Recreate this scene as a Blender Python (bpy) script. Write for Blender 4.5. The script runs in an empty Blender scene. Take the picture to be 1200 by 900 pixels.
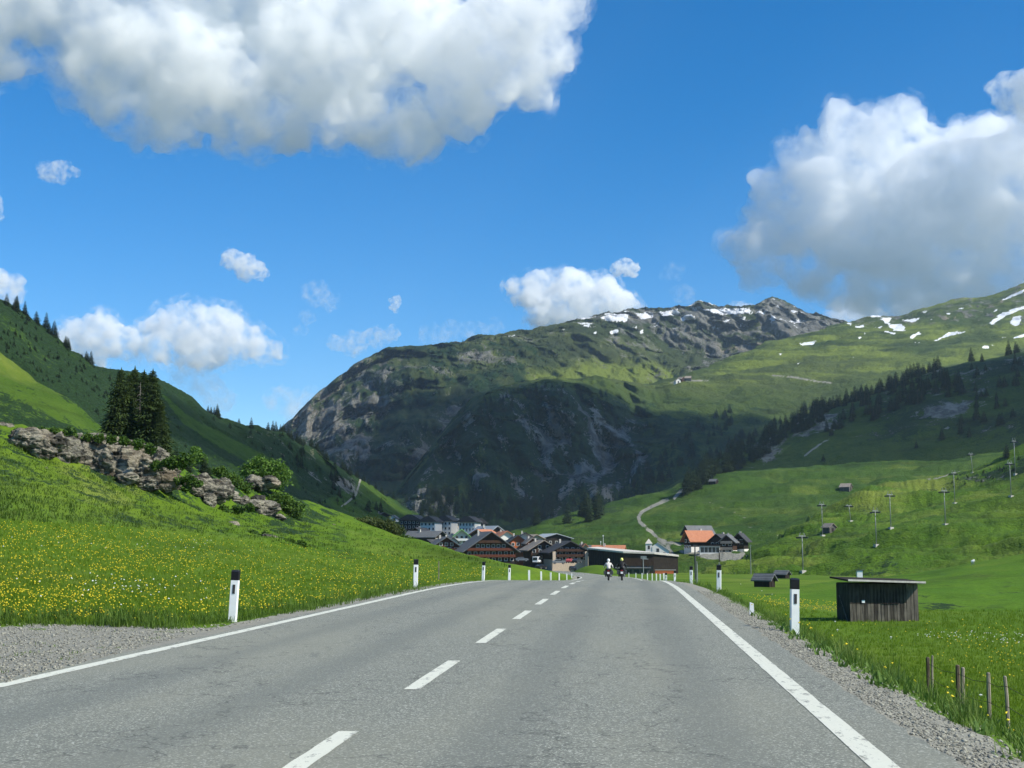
import bpy, bmesh, math, random
import numpy as np
from mathutils import Vector, Matrix
from mathutils.bvhtree import BVHTree

R = math.radians
SC = bpy.context.scene
COL = SC.collection
random.seed(11)

# ------------------------------------------------------------------ camera
W0, H0 = 1200.0, 900.0          # photograph size
F = 1500.0                      # focal length in photograph pixels
CAMH = 1.35
PITCH = math.atan(188.0 / F)    # horizon at row 638
YAW = math.atan(135.0 / (F * math.cos(PITCH) + 188 * math.sin(PITCH)))   # road runs along +Y, its vanishing point in column 735
cam_data = bpy.data.cameras.new('camera')
cam_data.sensor_width = 36.0
cam_data.lens = F / W0 * 36.0
cam_data.clip_start = 0.1
cam_data.clip_end = 60000
cam = bpy.data.objects.new('camera', cam_data)
COL.objects.link(cam)
cam.location = (0, 0, CAMH)
cam.rotation_euler = (math.pi / 2 + PITCH, 0, YAW)
SC.camera = cam

# ------------------------------------------------------------------ sky, sun, exposure
SUN_EL = R(43)
SUN_V = Vector((0.93, -0.37, 0)).normalized()     # horizontal direction towards the sun (right, a little behind)
SUN_DIR = Vector((SUN_V.x * math.cos(SUN_EL), SUN_V.y * math.cos(SUN_EL), math.sin(SUN_EL)))
world = bpy.data.worlds.new('World')
SC.world = world
world.use_nodes = True
wn = world.node_tree
sky = wn.nodes.new('ShaderNodeTexSky')
sky.sky_type = 'NISHITA'
sky.sun_disc = False
sky.sun_elevation = SUN_EL
sky.sun_rotation = math.atan2(SUN_V.x, SUN_V.y)
sky.altitude = 1700
sky.air_density = 1.0
sky.dust_density = 0.3
sky.ozone_density = 2.6
bg = wn.nodes['Background']
hs = wn.nodes.new('ShaderNodeHueSaturation')
hs.inputs['Saturation'].default_value = 1.42
wn.links.new(sky.outputs[0], hs.inputs['Color'])
wn.links.new(hs.outputs[0], bg.inputs[0])
bg.inputs[1].default_value = 0.12
sun_data = bpy.data.lights.new('sun', 'SUN')
sun_data.energy = 4.6
sun_data.angle = R(0.53)
sun_data.color = (1.0, 0.955, 0.83)
sun = bpy.data.objects.new('sun', sun_data)
COL.objects.link(sun)
sun.rotation_euler = SUN_DIR.to_track_quat('Z', 'Y').to_euler()
SC.view_settings.view_transform = 'Standard'
SC.view_settings.look = 'None'
SC.view_settings.gamma = 1.0
SC.view_settings.use_curve_mapping = False
SC.view_settings.exposure = 0.5
SC.cycles.use_denoising = True
SC.cycles.max_bounces = 20
SC.cycles.diffuse_bounces = 3
SC.cycles.glossy_bounces = 2
SC.cycles.transmission_bounces = 3
SC.cycles.volume_bounces = 20
SC.cycles.transparent_max_bounces = 24
SC.cycles.use_adaptive_sampling = True
SC.cycles.adaptive_threshold = 0.02

# ------------------------------------------------------------------ pixel <-> world
cp, sp_, cy, sy = math.cos(PITCH), math.sin(PITCH), math.cos(YAW), math.sin(YAW)
def ray(px, py):
    """direction of a photograph pixel: (azimuth from +Y to the right, tan of elevation)"""
    px = np.asarray(px, float); py = np.asarray(py, float)
    u = px - W0 / 2; v = H0 / 2 - py
    fw = F * cp - v * sp_
    up = F * sp_ + v * cp
    az = np.arctan2(u, fw) - YAW
    return az, up / np.hypot(u, fw)
def at(px, py, d):
    az, te = ray(px, py)
    return Vector((float(d * np.sin(az)), float(d * np.cos(az)), float(CAMH + d * te)))
def pix(X, Y, Z):
    """world -> photograph pixel (vectorised), used to lay out ground cover"""
    r = np.hypot(X, Y); a = np.arctan2(X, Y) + YAW
    fh = r * np.cos(a); u = r * np.sin(a); z = Z - CAMH
    fw = fh * cp + z * sp_; v = -fh * sp_ + z * cp
    return W0 / 2 + F * u / fw, H0 / 2 - F * v / fw

# ------------------------------------------------------------------ noise
_rng = np.random.default_rng(5)
_perm = _rng.permutation(256); _perm = np.concatenate([_perm, _perm, _perm])
_g = _rng.normal(size=(256, 3)); _g /= np.linalg.norm(_g, axis=1)[:, None]
def perlin(x, y, z=None):
    x = np.asarray(x, float); y = np.asarray(y, float)
    z = np.zeros_like(x) if z is None else np.asarray(z, float)
    xi = np.floor(x).astype(int); yi = np.floor(y).astype(int); zi = np.floor(z).astype(int)
    xf, yf, zf = x - xi, y - yi, z - zi
    xi &= 255; yi &= 255; zi &= 255
    u = xf * xf * xf * (xf * (xf * 6 - 15) + 10); v = yf * yf * yf * (yf * (yf * 6 - 15) + 10); w = zf * zf * zf * (zf * (zf * 6 - 15) + 10)
    def gr(i, j, k):
        h = _perm[_perm[_perm[(xi + i) & 255] + ((yi + j) & 255)] + ((zi + k) & 255)]
        g = _g[h]
        return g[..., 0] * (xf - i) + g[..., 1] * (yf - j) + g[..., 2] * (zf - k)
    def L(a, b, t): return a + t * (b - a)
    return L(L(L(gr(0, 0, 0), gr(1, 0, 0), u), L(gr(0, 1, 0), gr(1, 1, 0), u), v),
             L(L(gr(0, 0, 1), gr(1, 0, 1), u), L(gr(0, 1, 1), gr(1, 1, 1), u), v), w) * 1.5
def fbm(x, y, z=None, o=5, g=0.5):
    s = 0; a = 1.0; f = 1.0
    for i in range(o):
        s = s + a * perlin(x * f + 17.3 * i, y * f - 9.1 * i, None if z is None else z * f + 3.7 * i); a *= g; f *= 2.03
    return s
def ridged(x, y, z=None, o=5, g=0.5):
    s = 0; a = 1.0; f = 1.0
    for i in range(o):
        s = s + a * (0.5 - 1.6 * np.abs(perlin(x * f + 7.3 * i, y * f + 5.1 * i, None if z is None else z * f))); a *= g; f *= 2.07
    return s
def sstep(a, b, x):
    t = np.clip((np.asarray(x, float) - a) / (b - a), 0, 1); return t * t * (3 - 2 * t)
def gsmooth(a, s):
    if s <= 0: return a
    k = np.exp(-0.5 * (np.arange(-3 * int(s) - 1, 3 * int(s) + 2) / s) ** 2); k /= k.sum()
    n = len(k) // 2
    return np.convolve(np.pad(a, n, mode='edge'), k, 'valid')

# ------------------------------------------------------------------ object helpers
def tag(o, label=None, cat=None, group=None, kind=None):
    if label: o['label'] = label
    if cat: o['category'] = cat
    if group: o['group'] = group
    if kind: o['kind'] = kind
    return o
def link(o, parent=None):
    COL.objects.link(o)
    if parent is not None: o.parent = parent
    return o
def mesh_np(name, V, Fc, mat=None, parent=None, smooth=False, attrs=None):
    """numpy vertices and equal-sized faces -> one mesh object"""
    me = bpy.data.meshes.new(name)
    V = np.ascontiguousarray(V, np.float32); Fc = np.ascontiguousarray(Fc, np.int32)
    n, k = Fc.shape
    me.vertices.add(len(V)); me.vertices.foreach_set('co', V.ravel())
    me.loops.add(n * k); me.loops.foreach_set('vertex_index', Fc.ravel())
    me.polygons.add(n); me.polygons.foreach_set('loop_start', np.arange(0, n * k, k, dtype=np.int32))
    if smooth: me.polygons.foreach_set('use_smooth', np.ones(n, bool))
    for an, av in (attrs or {}).items():
        av = np.ascontiguousarray(av, np.float32)
        if av.ndim == 1:
            a = me.attributes.new(an, 'FLOAT', 'POINT'); a.data.foreach_set('value', av)
        else:
            a = me.attributes.new(an, 'FLOAT_COLOR', 'POINT'); a.data.foreach_set('color', av.ravel())
    me.update(calc_edges=True); me.validate()
    if mat: me.materials.append(mat)
    return link(bpy.data.objects.new(name, me), parent)
class MB:
    """collects simple shapes, builds ONE mesh"""
    def __init__(s): s.v = []; s.f = []
    def add(s, vs, fs):
        n = len(s.v); s.v += [tuple(p) for p in vs]; s.f += [tuple(n + i for i in q) for q in fs]; return s
    def box(s, x0, x1, y0, y1, z0, z1, M=None):
        vs = [Vector(p) for p in ((x0, y0, z0), (x1, y0, z0), (x1, y1, z0), (x0, y1, z0), (x0, y0, z1), (x1, y0, z1), (x1, y1, z1), (x0, y1, z1))]
        if M: vs = [M @ p for p in vs]
        return s.add(vs, [(3, 2, 1, 0), (4, 5, 6, 7), (0, 1, 5, 4), (1, 2, 6, 5), (2, 3, 7, 6), (3, 0, 4, 7)])
    def prism(s, poly, y0, y1, M=None):
        """polygon in xz, extruded along y"""
        n = len(poly); vs = [Vector((x, y0, z)) for x, z in poly] + [Vector((x, y1, z)) for x, z in poly]
        if M: vs = [M @ p for p in vs]
        return s.add(vs, [tuple(range(n)), tuple(range(2 * n - 1, n - 1, -1))] + [(i, n + i, n + (i + 1) % n, (i + 1) % n) for i in range(n)])
    def tube(s, pts, rad, n=8):
        pts = [Vector(p) for p in pts]; rad = rad if hasattr(rad, '__len__') else [rad] * len(pts)
        b = len(s.v)
        for i, p in enumerate(pts):
            d = (pts[min(i + 1, len(pts) - 1)] - pts[max(i - 1, 0)]).normalized()
            a = d.cross(Vector((0, 0, 1)) if abs(d.z) < 0.9 else Vector((1, 0, 0))).normalized(); c = d.cross(a)
            s.v += [tuple(p + rad[i] * (math.cos(2 * math.pi * k / n) * a + math.sin(2 * math.pi * k / n) * c)) for k in range(n)]
        for i in range(len(pts) - 1):
            for k in range(n):
                s.f.append((b + i * n + k, b + i * n + (k + 1) % n, b + (i + 1) * n + (k + 1) % n, b + (i + 1) * n + k))
        s.f.append(tuple(b + k for k in range(n - 1, -1, -1))); e = b + (len(pts) - 1) * n; s.f.append(tuple(e + k for k in range(n)))
        return s
    def ball(s, c, r, n=8, m=6):
        r = r if hasattr(r, '__len__') else (r, r, r); b = len(s.v); c = Vector(c)
        for j in range(1, m):
            t = math.pi * j / m
            for k in range(n):
                q = 2 * math.pi * k / n; s.v.append((c.x + r[0] * math.sin(t) * math.cos(q), c.y + r[1] * math.sin(t) * math.sin(q), c.z + r[2] * math.cos(t)))
        s.v += [(c.x, c.y, c.z + r[2]), (c.x, c.y, c.z - r[2])]; T = len(s.v) - 2
        for j in range(m - 2):
            for k in range(n): s.f.append((b + j * n + k, b + (j + 1) * n + k, b + (j + 1) * n + (k + 1) % n, b + j * n + (k + 1) % n))
        for k in range(n):
            s.f.append((T, b + k, b + (k + 1) % n)); s.f.append((T + 1, b + (m - 2) * n + (k + 1) % n, b + (m - 2) * n + k))
        return s
    def mesh(s, name, mat, smooth=False):
        me = bpy.data.meshes.new(name); me.from_pydata(s.v, [], s.f); me.update()
        if smooth: me.polygons.foreach_set('use_smooth', [True] * len(me.polygons))
        if mat: me.materials.append(mat)
        return me
    def build(s, name, mat, parent=None, smooth=False, bevel=0):
        o = link(bpy.data.objects.new(name, s.mesh(name, mat, smooth)), parent)
        if bevel:
            b = o.modifiers.new('bevel', 'BEVEL'); b.width = bevel; b.segments = 2; b.limit_method = 'ANGLE'
        return o
def inst(name, me, parent=None, loc=(0, 0, 0), rz=0, sc=None):
    o = link(bpy.data.objects.new(name, me), parent); o.location = loc; o.rotation_euler = (0, 0, rz)
    if sc: o.scale = sc if hasattr(sc, '__len__') else (sc, sc, sc)
    return o
def empty(name, loc, rz=0):
    o = link(bpy.data.objects.new(name, None)); o.location = loc; o.rotation_euler = (0, 0, rz); return o
def copy_tree(o, parent=None):
    c = o.copy(); COL.objects.link(c); c.parent = parent
    for ch in list(o.children): copy_tree(ch, c)
    return c

# ------------------------------------------------------------------ material helpers
class N:
    """thin wrapper for building node materials"""
    def __init__(s, name, rough=0.9, spec=0.2):
        s.m = bpy.data.materials.new(name); s.m.use_nodes = True; s.t = s.m.node_tree
        s.b = s.t.nodes['Principled BSDF']; s.b.inputs['Roughness'].default_value = rough
        s.b.inputs['Specular IOR Level'].default_value = spec
    def n(s, typ, ins=None, **kw):
        o = s.t.nodes.new('ShaderNode' + typ)
        for k, v in kw.items(): setattr(o, k, v)
        for k, v in (ins or {}).items(): s.set(o.inputs[k], v)
        return o
    def set(s, sock, v):
        if isinstance(v, bpy.types.NodeSocket): s.t.links.new(v, sock)
        elif isinstance(v, bpy.types.Node): s.t.links.new(v.outputs[0], sock)
        else:
            if hasattr(v, '__len__') and len(v) == 3 and sock.type == 'RGBA': v = (*v, 1)
            sock.default_value = v
    def geo(s): return s.n('NewGeometry').outputs['Position']
    def obj(s): return s.n('TexCoord').outputs['Object']
    def scale(s, vec, sc): return s.n('VectorMath', {0: vec, 1: sc if hasattr(sc, '__len__') else (sc, sc, sc)}, operation='MULTIPLY').outputs[0]
    def noise(s, vec, sc=1.0, det=4, rough=0.55, dist=0.0):
        return s.n('TexNoise', {'Vector': vec, 'Scale': sc, 'Detail': det, 'Roughness': rough, 'Distortion': dist}).outputs[0]
    def math(s, op, a, b=0.0, c=0.0, clamp=False):
        return s.n('Math', {0: a, 1: b, 2: c}, operation=op, use_clamp=clamp).outputs[0]
    def ramp(s, f, lo, hi, a=0.0, b=1.0):
        return s.n('MapRange', {0: f, 1: lo, 2: hi, 3: a, 4: b}, interpolation_type='SMOOTHSTEP').outputs[0]
    def mix(s, f, a, b):
        o = s.n('Mix', data_type='RGBA'); s.set(o.inputs[0], f); s.set(o.inputs[6], a); s.set(o.inputs[7], b); return o.outputs[2]
    def attr(s, name): return s.n('Attribute', attribute_name=name).outputs['Fac']
    def col(s, c): s.set(s.b.inputs['Base Color'], c); return s
    def bump(s, h, dist=0.1, strength=1.0):
        o = s.n('Bump', {'Height': h, 'Distance': dist, 'Strength': strength}); s.t.links.new(o.outputs[0], s.b.inputs['Normal']); return s
def plain(name, c, rough=0.8, var=0.15, sc=3.0, spec=0.2, metal=0.0):
    m = N(name, rough, spec); f = m.noise(m.obj(), sc, 5, 0.6)
    c = np.array(c); m.col(m.mix(m.ramp(f, 0.3, 0.7), tuple(np.clip(c * (1 - var), 0, 1)), tuple(np.clip(c * (1 + var), 0, 1))))
    m.b.inputs['Metallic'].default_value = metal
    return m.m
MAT = {}
# ================================================================== TERRAIN
# colours (linear base colours)
G_BRIGHT = (0.09, 0.175, 0.012); G_MID = (0.05, 0.125, 0.012); G_DARK = (0.026, 0.068, 0.010); G_YEL = (0.15, 0.19, 0.03)
G_ALP = (0.105, 0.135, 0.03); SHRUB = (0.012, 0.027, 0.009); ROCK_A = (0.235, 0.23, 0.20); ROCK_B = (0.060, 0.062, 0.058); ROCK_W = (0.30, 0.24, 0.17); SNOW = (0.85, 0.86, 0.88); PATH = (0.27, 0.262, 0.218)

def terrain_mat(name, ga, gb, gc, fs, bump=0.3, rockscale=None):
    """meadow / shrub / rock / snow / path blended by the attributes of the terrain; fs = feature size in metres"""
    m = N(name, 0.95, 0.1); P = m.geo()
    n1 = m.noise(m.scale(P, 1 / fs), 1, 6, 0.6); n2 = m.noise(m.scale(P, 1 / (fs * 0.17)), 1, 6, 0.65); n3 = m.noise(m.scale(P, 7.3 / fs), 4, 4, 0.6)
    g = m.mix(m.ramp(n1, 0.36, 0.62), ga, gb)
    g = m.mix(m.math('MULTIPLY', m.ramp(n2, 0.45, 0.75), 0.7), g, gc)
    g = m.mix(m.math('MULTIPLY', m.ramp(n3, 0.3, 0.7), 0.45), g, tuple(0.5 * x for x in ga))
    st = m.noise(m.scale(P, (0.55 / fs, 0.55 / fs, 6.0 / fs)), 1, 4, 0.6, 0.6); lg = m.noise(m.scale(P, 0.22 / fs), 1, 3)
    g = m.mix(m.math('MULTIPLY', m.ramp(st, 0.50, 0.70), 0.55), g, tuple(0.45 * x for x in gc))  # terracette shadows put into the grass colour as dark contour streaks
    g = m.mix(m.math('MULTIPLY', m.ramp(lg, 0.45, 0.65), 0.40), g, (gb[0] * 1.35, gb[1] * 1.1, gb[2] * 1.6))
    pert = m.math('MULTIPLY', m.math('SUBTRACT', n2, 0.5), 1.6)
    pert2 = m.math('MULTIPLY', m.math('SUBTRACT', n3, 0.5), 1.3)
    pp = m.math('ADD', pert, pert2)
    def cover(a, base, colour, lo=0.42, hi=0.58):
        return m.mix(m.ramp(m.math('ADD', m.attr(a), m.math('MULTIPLY', pp, m.ramp(m.attr(a), 0, 0.25))), lo, hi), base, colour)
    dry = m.mix(m.ramp(m.math('ADD', m.attr('dry'), m.math('MULTIPLY', pert, 0.5)), 0.1, 0.9), g, G_YEL)
    g = cover('shrub', dry, m.mix(m.ramp(n3, 0.35, 0.65), SHRUB, tuple(1.9 * x for x in SHRUB)))
    sr = m.n('TexNoise', {'Vector': m.scale(P, (3.1 / fs, 3.1 / fs, 0.9 / fs)), 'Scale': 1.5, 'Detail': 7, 'Roughness': 0.68}).outputs[0]
    rk = m.mix(m.ramp(sr, 0.33, 0.66), ROCK_B, ROCK_A)
    rk = m.mix(m.math('MULTIPLY', m.ramp(m.noise(m.scale(P, 0.8 / fs), 1, 4), 0.55, 0.7), 0.7), rk, ROCK_W)
    g = cover('rock', g, rk, 0.40, 0.60)
    g = m.mix(m.ramp(m.math('ADD', m.attr('path'), m.math('MULTIPLY', pp, 0.25)), 0.45, 0.6), g, m.mix(n3, tuple(0.8 * x for x in PATH), PATH))
    g = m.mix(m.ramp(m.math('ADD', m.attr('snow'), m.math('MULTIPLY', pp, 0.3)), 0.46, 0.54), g, SNOW)
    m.col(g)
    h = m.math('ADD', m.math('MULTIPLY', n2, 1.0), m.math('MULTIPLY', n3, 0.5))
    m.bump(m.math('ADD', h, m.math('MULTIPLY', sr, m.attr('rock'))), bump, 0.9)
    return m.m

def poly_mask(px, py, poly, soft=2.0):
    """soft inside test of a polygon in picture rows/columns (used to find which ground lies where)"""
    poly = np.array(poly, float); inside = np.zeros(px.shape, bool); dist = np.full(px.shape, 1e9)
    for i in range(len(poly)):
        x0, y0 = poly[i]; x1, y1 = poly[(i + 1) % len(poly)]
        c = ((y0 > py) != (y1 > py)) & (px < (x1 - x0) * (py - y0) / (y1 - y0 + 1e-9) + x0)
        inside ^= c
        dx, dy = x1 - x0, y1 - y0; t = np.clip(((px - x0) * dx + (py - y0) * dy) / (dx * dx + dy * dy + 1e-9), 0, 1)
        dist = np.minimum(dist, np.hypot(px - x0 - t * dx, py - y0 - t * dy))
    sd = np.where(inside, dist, -dist)
    return np.clip(0.5 + sd / (2 * soft), 0, 1)
def line_mask(px, py, pts, w):
    pts = np.array(pts, float); dist = np.full(px.shape, 1e9)
    for (x0, y0), (x1, y1) in zip(pts[:-1], pts[1:]):
        dx, dy = x1 - x0, y1 - y0; t = np.clip(((px - x0) * dx + (py - y0) * dy) / (dx * dx + dy * dy + 1e-9), 0, 1)
        dist = np.minimum(dist, np.hypot(px - x0 - t * dx, py - y0 - t * dy))
    return np.clip(1.0 - 0.5 * dist / w, 0, 1)

TERRAIN = []       # (V, F) for placing things on the ground
ATTRS = ('rock', 'shrub', 'snow', 'path', 'dry')
def hermite(D, T, s):
    """monotone cubic through knots (rows of D increasing) at parameters s in [0, n-1]; D, T: (n, cols)"""
    n = len(D); out_d = []; out_t = []
    def tang(A):
        d = np.diff(A, axis=0); t = np.zeros_like(A); t[0] = d[0]; t[-1] = d[-1]
        for i in range(1, n - 1):
            p = d[i - 1] * d[i]; t[i] = np.where(p > 0, 2 * p / (d[i - 1] + d[i] + 1e-12 * np.sign(d[i] + 1e-30)), 0)
        return t
    tD, tT = tang(D), tang(T)
    for q in s:
        i = min(int(q), n - 2); f = q - i
        h0, h1, h2, h3 = 2 * f ** 3 - 3 * f ** 2 + 1, f ** 3 - 2 * f ** 2 + f, -2 * f ** 3 + 3 * f ** 2, f ** 3 - f ** 2
        out_d.append(h0 * D[i] + h1 * tD[i] + h2 * D[i + 1] + h3 * tD[i + 1])
        out_t.append(h0 * T[i] + h1 * tT[i] + h2 * T[i + 1] + h3 * tT[i + 1])
    return np.array(out_d), np.array(out_t)
def loft(name, lines, px0, px1, cols, rows, mat, relief=None, lift=None, paint=None, drop=None, smooth_d=25, smooth_t=2, collide=True, az=None):
    """terrain as a sheet over azimuth x distance through guide lines given near to far as (column, row, metres)"""
    a0, a1 = float(ray(px0, 600)[0]), float(ray(px1, 600)[0])
    if az is None: az = np.linspace(a0, a1, cols)
    D, T = [], []
    for ln in lines:
        xyz = ln[0] == 'xyz'; ln = np.array(ln[1:] if xyz else ln, float); A, t = ray(ln[:, 0], ln[:, 1])
        if xyz:
            d_ = np.hypot(ln[:, 0], ln[:, 1]); A = np.arctan2(ln[:, 0], ln[:, 1]); t = (ln[:, 2] - CAMH) / d_; ln = np.stack([A, t, d_], 1)
        D.append(np.interp(az, A, ln[:, 2]) if xyz else gsmooth(np.interp(az, A, ln[:, 2]), smooth_d)); T.append(np.interp(az, A, t) if xyz else gsmooth(np.interp(az, A, t), smooth_t))
    z_last = T[-1] * D[-1]
    fd, fz = drop or (1.35, 0.45)
    D.append(D[-1] * fd); T.append((z_last * fz - 25) / D[-1])
    D = np.array(D); T = np.array(T)
    for i in range(1, len(D)): D[i] = np.maximum(D[i], D[i - 1] * 1.01)
    rows = list(rows) + [8]
    s = np.concatenate([i + np.arange(r) / r for i, r in enumerate(rows)] + [[len(D) - 1]])
    d, t = hermite(D, T, s)
    A = np.broadcast_to(az, d.shape)
    vis = np.clip((len(D) - 1 - s) , 0, 1)[:, None]
    X0, Y0, Z0 = d * np.sin(A), d * np.cos(A), CAMH + d * t
    px, py = pix(X0, Y0, Z0)
    if relief is not None: d = d * (1 + relief(X0, Y0, Z0, px, py))
    X, Y, Z = d * np.sin(A), d * np.cos(A), CAMH + d * t
    if lift is not None: Z = Z + lift(X0, Y0, Z0, px, py)
    px, py = pix(X, Y, Z)
    at_ = {k: np.zeros(px.shape) for k in ATTRS}
    # slope of the sheet, for rock
    dx = np.stack([np.gradient(X, axis=0), np.gradient(Y, axis=0), np.gradient(Z, axis=0)], -1); dy = np.stack([np.gradient(X, axis=1), np.gradient(Y, axis=1), np.gradient(Z, axis=1)], -1)
    nrm = np.cross(dx, dy); nrm /= np.linalg.norm(nrm, axis=-1)[..., None] + 1e-9; steep = 1 - np.abs(nrm[..., 2])
    if paint is not None: paint(at_, X, Y, Z, px, py, steep)
    m_, n_ = d.shape
    idx = np.arange(m_ * n_).reshape(m_, n_)
    Fc = np.stack([idx[:-1, :-1], idx[:-1, 1:], idx[1:, 1:], idx[1:, :-1]], -1).reshape(-1, 4)
    V = np.stack([X, Y, Z], -1).reshape(-1, 3)
    o = mesh_np(name, V, Fc, mat, smooth=True, attrs={k: v.ravel() for k, v in at_.items()})
    tag(o, kind='structure')
    if collide: TERRAIN.append((V, Fc))
    return o, (A, d, X, Y, Z, px, py)

# ------------------------------------------------------------------ road profile
def roadz(Y):
    Y = np.asarray(Y, float)
    z = np.where(Y < 35, 0, np.where(Y < 65, -0.0295 / 60 * (np.clip(Y, 35, 65) - 35) ** 2, -0.4425 - 0.0275 * (np.clip(Y, 65, 140) - 65)))
    z = z - 0.0205 * np.clip(Y - 140, 0, 150) - 0.0125 * np.clip(Y - 290, 0, 150) - 0.006 * np.clip(Y - 440, 0, 300)
    return z
def roadx(Y):
    """sideways shift of the road beyond the crest"""
    Y = np.asarray(Y, float); return -0.00030 * np.clip(Y - 140, 0, 400) ** 2
def floorz(X, Y):
    Y = np.asarray(Y, float)
    return -3.2 - 0.0135 * np.clip(Y - 100, 0, 220) - 0.0155 * np.clip(Y - 320, 0, 150) - 0.02 * np.clip(Y - 600, 0, 500) + 0 * np.asarray(X, float)
XL, XC, XR = -6.02, -2.03, 1.55        # painted lines
XA, XB = -6.28, 2.02                   # asphalt edges

# valley floor: one sheet to the horizon
def axis_vals(parts): return np.unique(np.concatenate([np.arange(a, b, c) for a, b, c in parts]))
gx = axis_vals([(-9000, -800, 400), (-800, -100, 25), (-100, 120, 2.5), (120, 800, 20), (800, 9001, 400)])
gy = axis_vals([(-400, 0, 40), (0, 160, 2.5), (160, 900, 12), (900, 12001, 500)])
GX, GY = np.meshgrid(gx, gy)
GZ = floorz(GX, GY) + 0.25 * fbm(GX / 25, GY / 25, o=3) * sstep(8, 20, np.abs(GX)) * sstep(400, 200, GY) - 0.6 * sstep(9, 5, np.abs(GX - roadx(GY))) * sstep(200, 60, GY)
# the track beside the shed lies in a slight hollow
idx = np.arange(GX.size).reshape(GX.shape)
MAT['floor'] = terrain_mat('valley_meadow', (0.080, 0.158, 0.009), (0.106, 0.182, 0.011), (0.055, 0.116, 0.009), 9.0, 0.12)
GV = np.stack([GX, GY, GZ], -1).reshape(-1, 3); GF = np.stack([idx[:-1, :-1], idx[:-1, 1:], idx[1:, 1:], idx[1:, :-1]], -1).reshape(-1, 4)
gpx, gpy = pix(GX, np.maximum(GY, 1), GZ)
gdry = np.clip(0.25 + 0.5 * fbm(GX / 14, GY / 30, o=3), 0, 0.7) * (GX > 5)
tag(mesh_np('valley_ground', GV, GF, MAT['floor'], smooth=True, attrs={'rock': 0 * GX.ravel(), 'shrub': sstep(600, 1200, np.hypot(GX, GY)).ravel(), 'snow': 0 * GX.ravel(), 'path': 0 * GX.ravel(), 'dry': gdry.ravel()}), kind='structure')  # dark far shrub cover added to cut green bounce onto the clouds
TERRAIN.append((GV, GF))

# ------------------------------------------------------------------ far mountain
def rel_rock(amp, sc, band=None):
    def f(X, Y, Z, px, py):
        n = 0.65 * ridged(X / sc, Y / sc, Z / (sc * 1.6), o=6, g=0.52) + 0.35 * fbm(X / sc * 2.3, Y / sc * 2.3, Z / sc * 0.6, o=4)
        k = 1.0 if band is None else band(px, py)
        return amp * n * k
    return f
def lift_n(amp, sc, o=5):
    return lambda X, Y, Z, px, py: amp * fbm(X / sc, Y / sc, o=o)

SNOW_M = [[(700, 372), (722, 366), (740, 367), (735, 377), (715, 378)], [(742, 368), (762, 365), (768, 372), (750, 376)], [(770, 364), (795, 362), (800, 368), (778, 372)], [(795, 372), (812, 366), (815, 374), (800, 378)], [(815, 362), (850, 361), (878, 360), (880, 368), (850, 370)], [(712, 388), (722, 385), (726, 390), (716, 393)], [(735, 384), (748, 381), (746, 387)], [(676, 381), (694, 377), (690, 383)], [(590, 394), (604, 391), (602, 396)], [(745, 391), (757, 385), (756, 392)], [(905, 358), (914, 357), (912, 362)], [(925, 362), (940, 366), (930, 368)], [(845, 375), (856, 372), (852, 380)], [(692, 390), (700, 387), (698, 393)], [(655, 386), (664, 383), (662, 388)], [(830, 384), (840, 380), (838, 387)], [(860, 372), (876, 370), (874, 376)]]
def paint_M(a, X, Y, Z, px, py, steep):
    n = fbm(X / 110, Y / 110, Z / 90, o=6, g=0.6)
    cl = fbm((X + 0.5 * Z) / 34, Y / 60, Z / 120, o=6, g=0.6)
    a['rock'][:] = np.clip(0.16 + 0.55 * n, 0, 1) * sstep(600, 480, py)
    for p, s in (([(345, 492), (375, 460), (420, 428), (450, 440), (420, 520), (400, 560), (360, 520)], 18), ([(395, 545), (430, 455), (452, 430), (456, 470), (430, 540), (410, 562)], 8), ([(470, 560), (520, 470), (545, 450), (555, 470), (510, 560)], 10)):
        a['rock'] += poly_mask(px, py, p, s) * np.clip(0.40 + 0.95 * cl, 0, 1)
    a['rock'] += poly_mask(px, py, [(690, 368), (820, 355), (985, 376), (990, 400), (900, 425), (850, 455), (820, 450), (800, 410), (740, 392)], 12) * np.clip(0.45 + 0.7 * cl, 0, 1)
    a['rock'] += poly_mask(px, py, [(880, 362), (902, 350), (988, 378), (960, 392), (900, 385)], 5) * 0.6
    a['shrub'][:] = np.clip(0.52 + 0.9 * fbm(X / 45, Y / 45, o=4), 0, 1) * sstep(380, 410, py) * sstep(720, 560, px)  # scrub, thickened on the left face to stand for its weak light
    a['shrub'] = np.maximum(a['shrub'], np.clip(0.5 + 0.8 * n, 0, 1) * sstep(430, 500, py))
    jx = px + 2.4 * fbm(X / 22, Y / 22, Z / 22, o=4); jy = py + 1.8 * fbm(Y / 22 + 9, X / 22, Z / 22, o=4)
    for p in SNOW_M: a['snow'] = np.maximum(a['snow'], poly_mask(jx, jy, p, 1.8) - 0.22)
    band = sstep(398, 380, py) * sstep(560, 720, px) * sstep(985, 930, px)
    a['snow'] = np.maximum(a['snow'], band * np.clip(0.08 + 1.0 * fbm(X / 60, Y / 60, Z / 25, o=4), 0, 0.6))
    a['dry'][:] = poly_mask(px, py, [(620, 440), (700, 425), (780, 430), (800, 450), (700, 460), (630, 455)], 10) * 0.9 + np.clip(0.2 + 0.5 * n, 0, 0.6)
    a['rock'] = np.clip(a['rock'], 0, 1.0)
MAT['mtn'] = terrain_mat('mountain_ground', (0.040, 0.058, 0.018), (0.052, 0.074, 0.020), (0.026, 0.039, 0.014), 120, 16.0)
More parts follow.
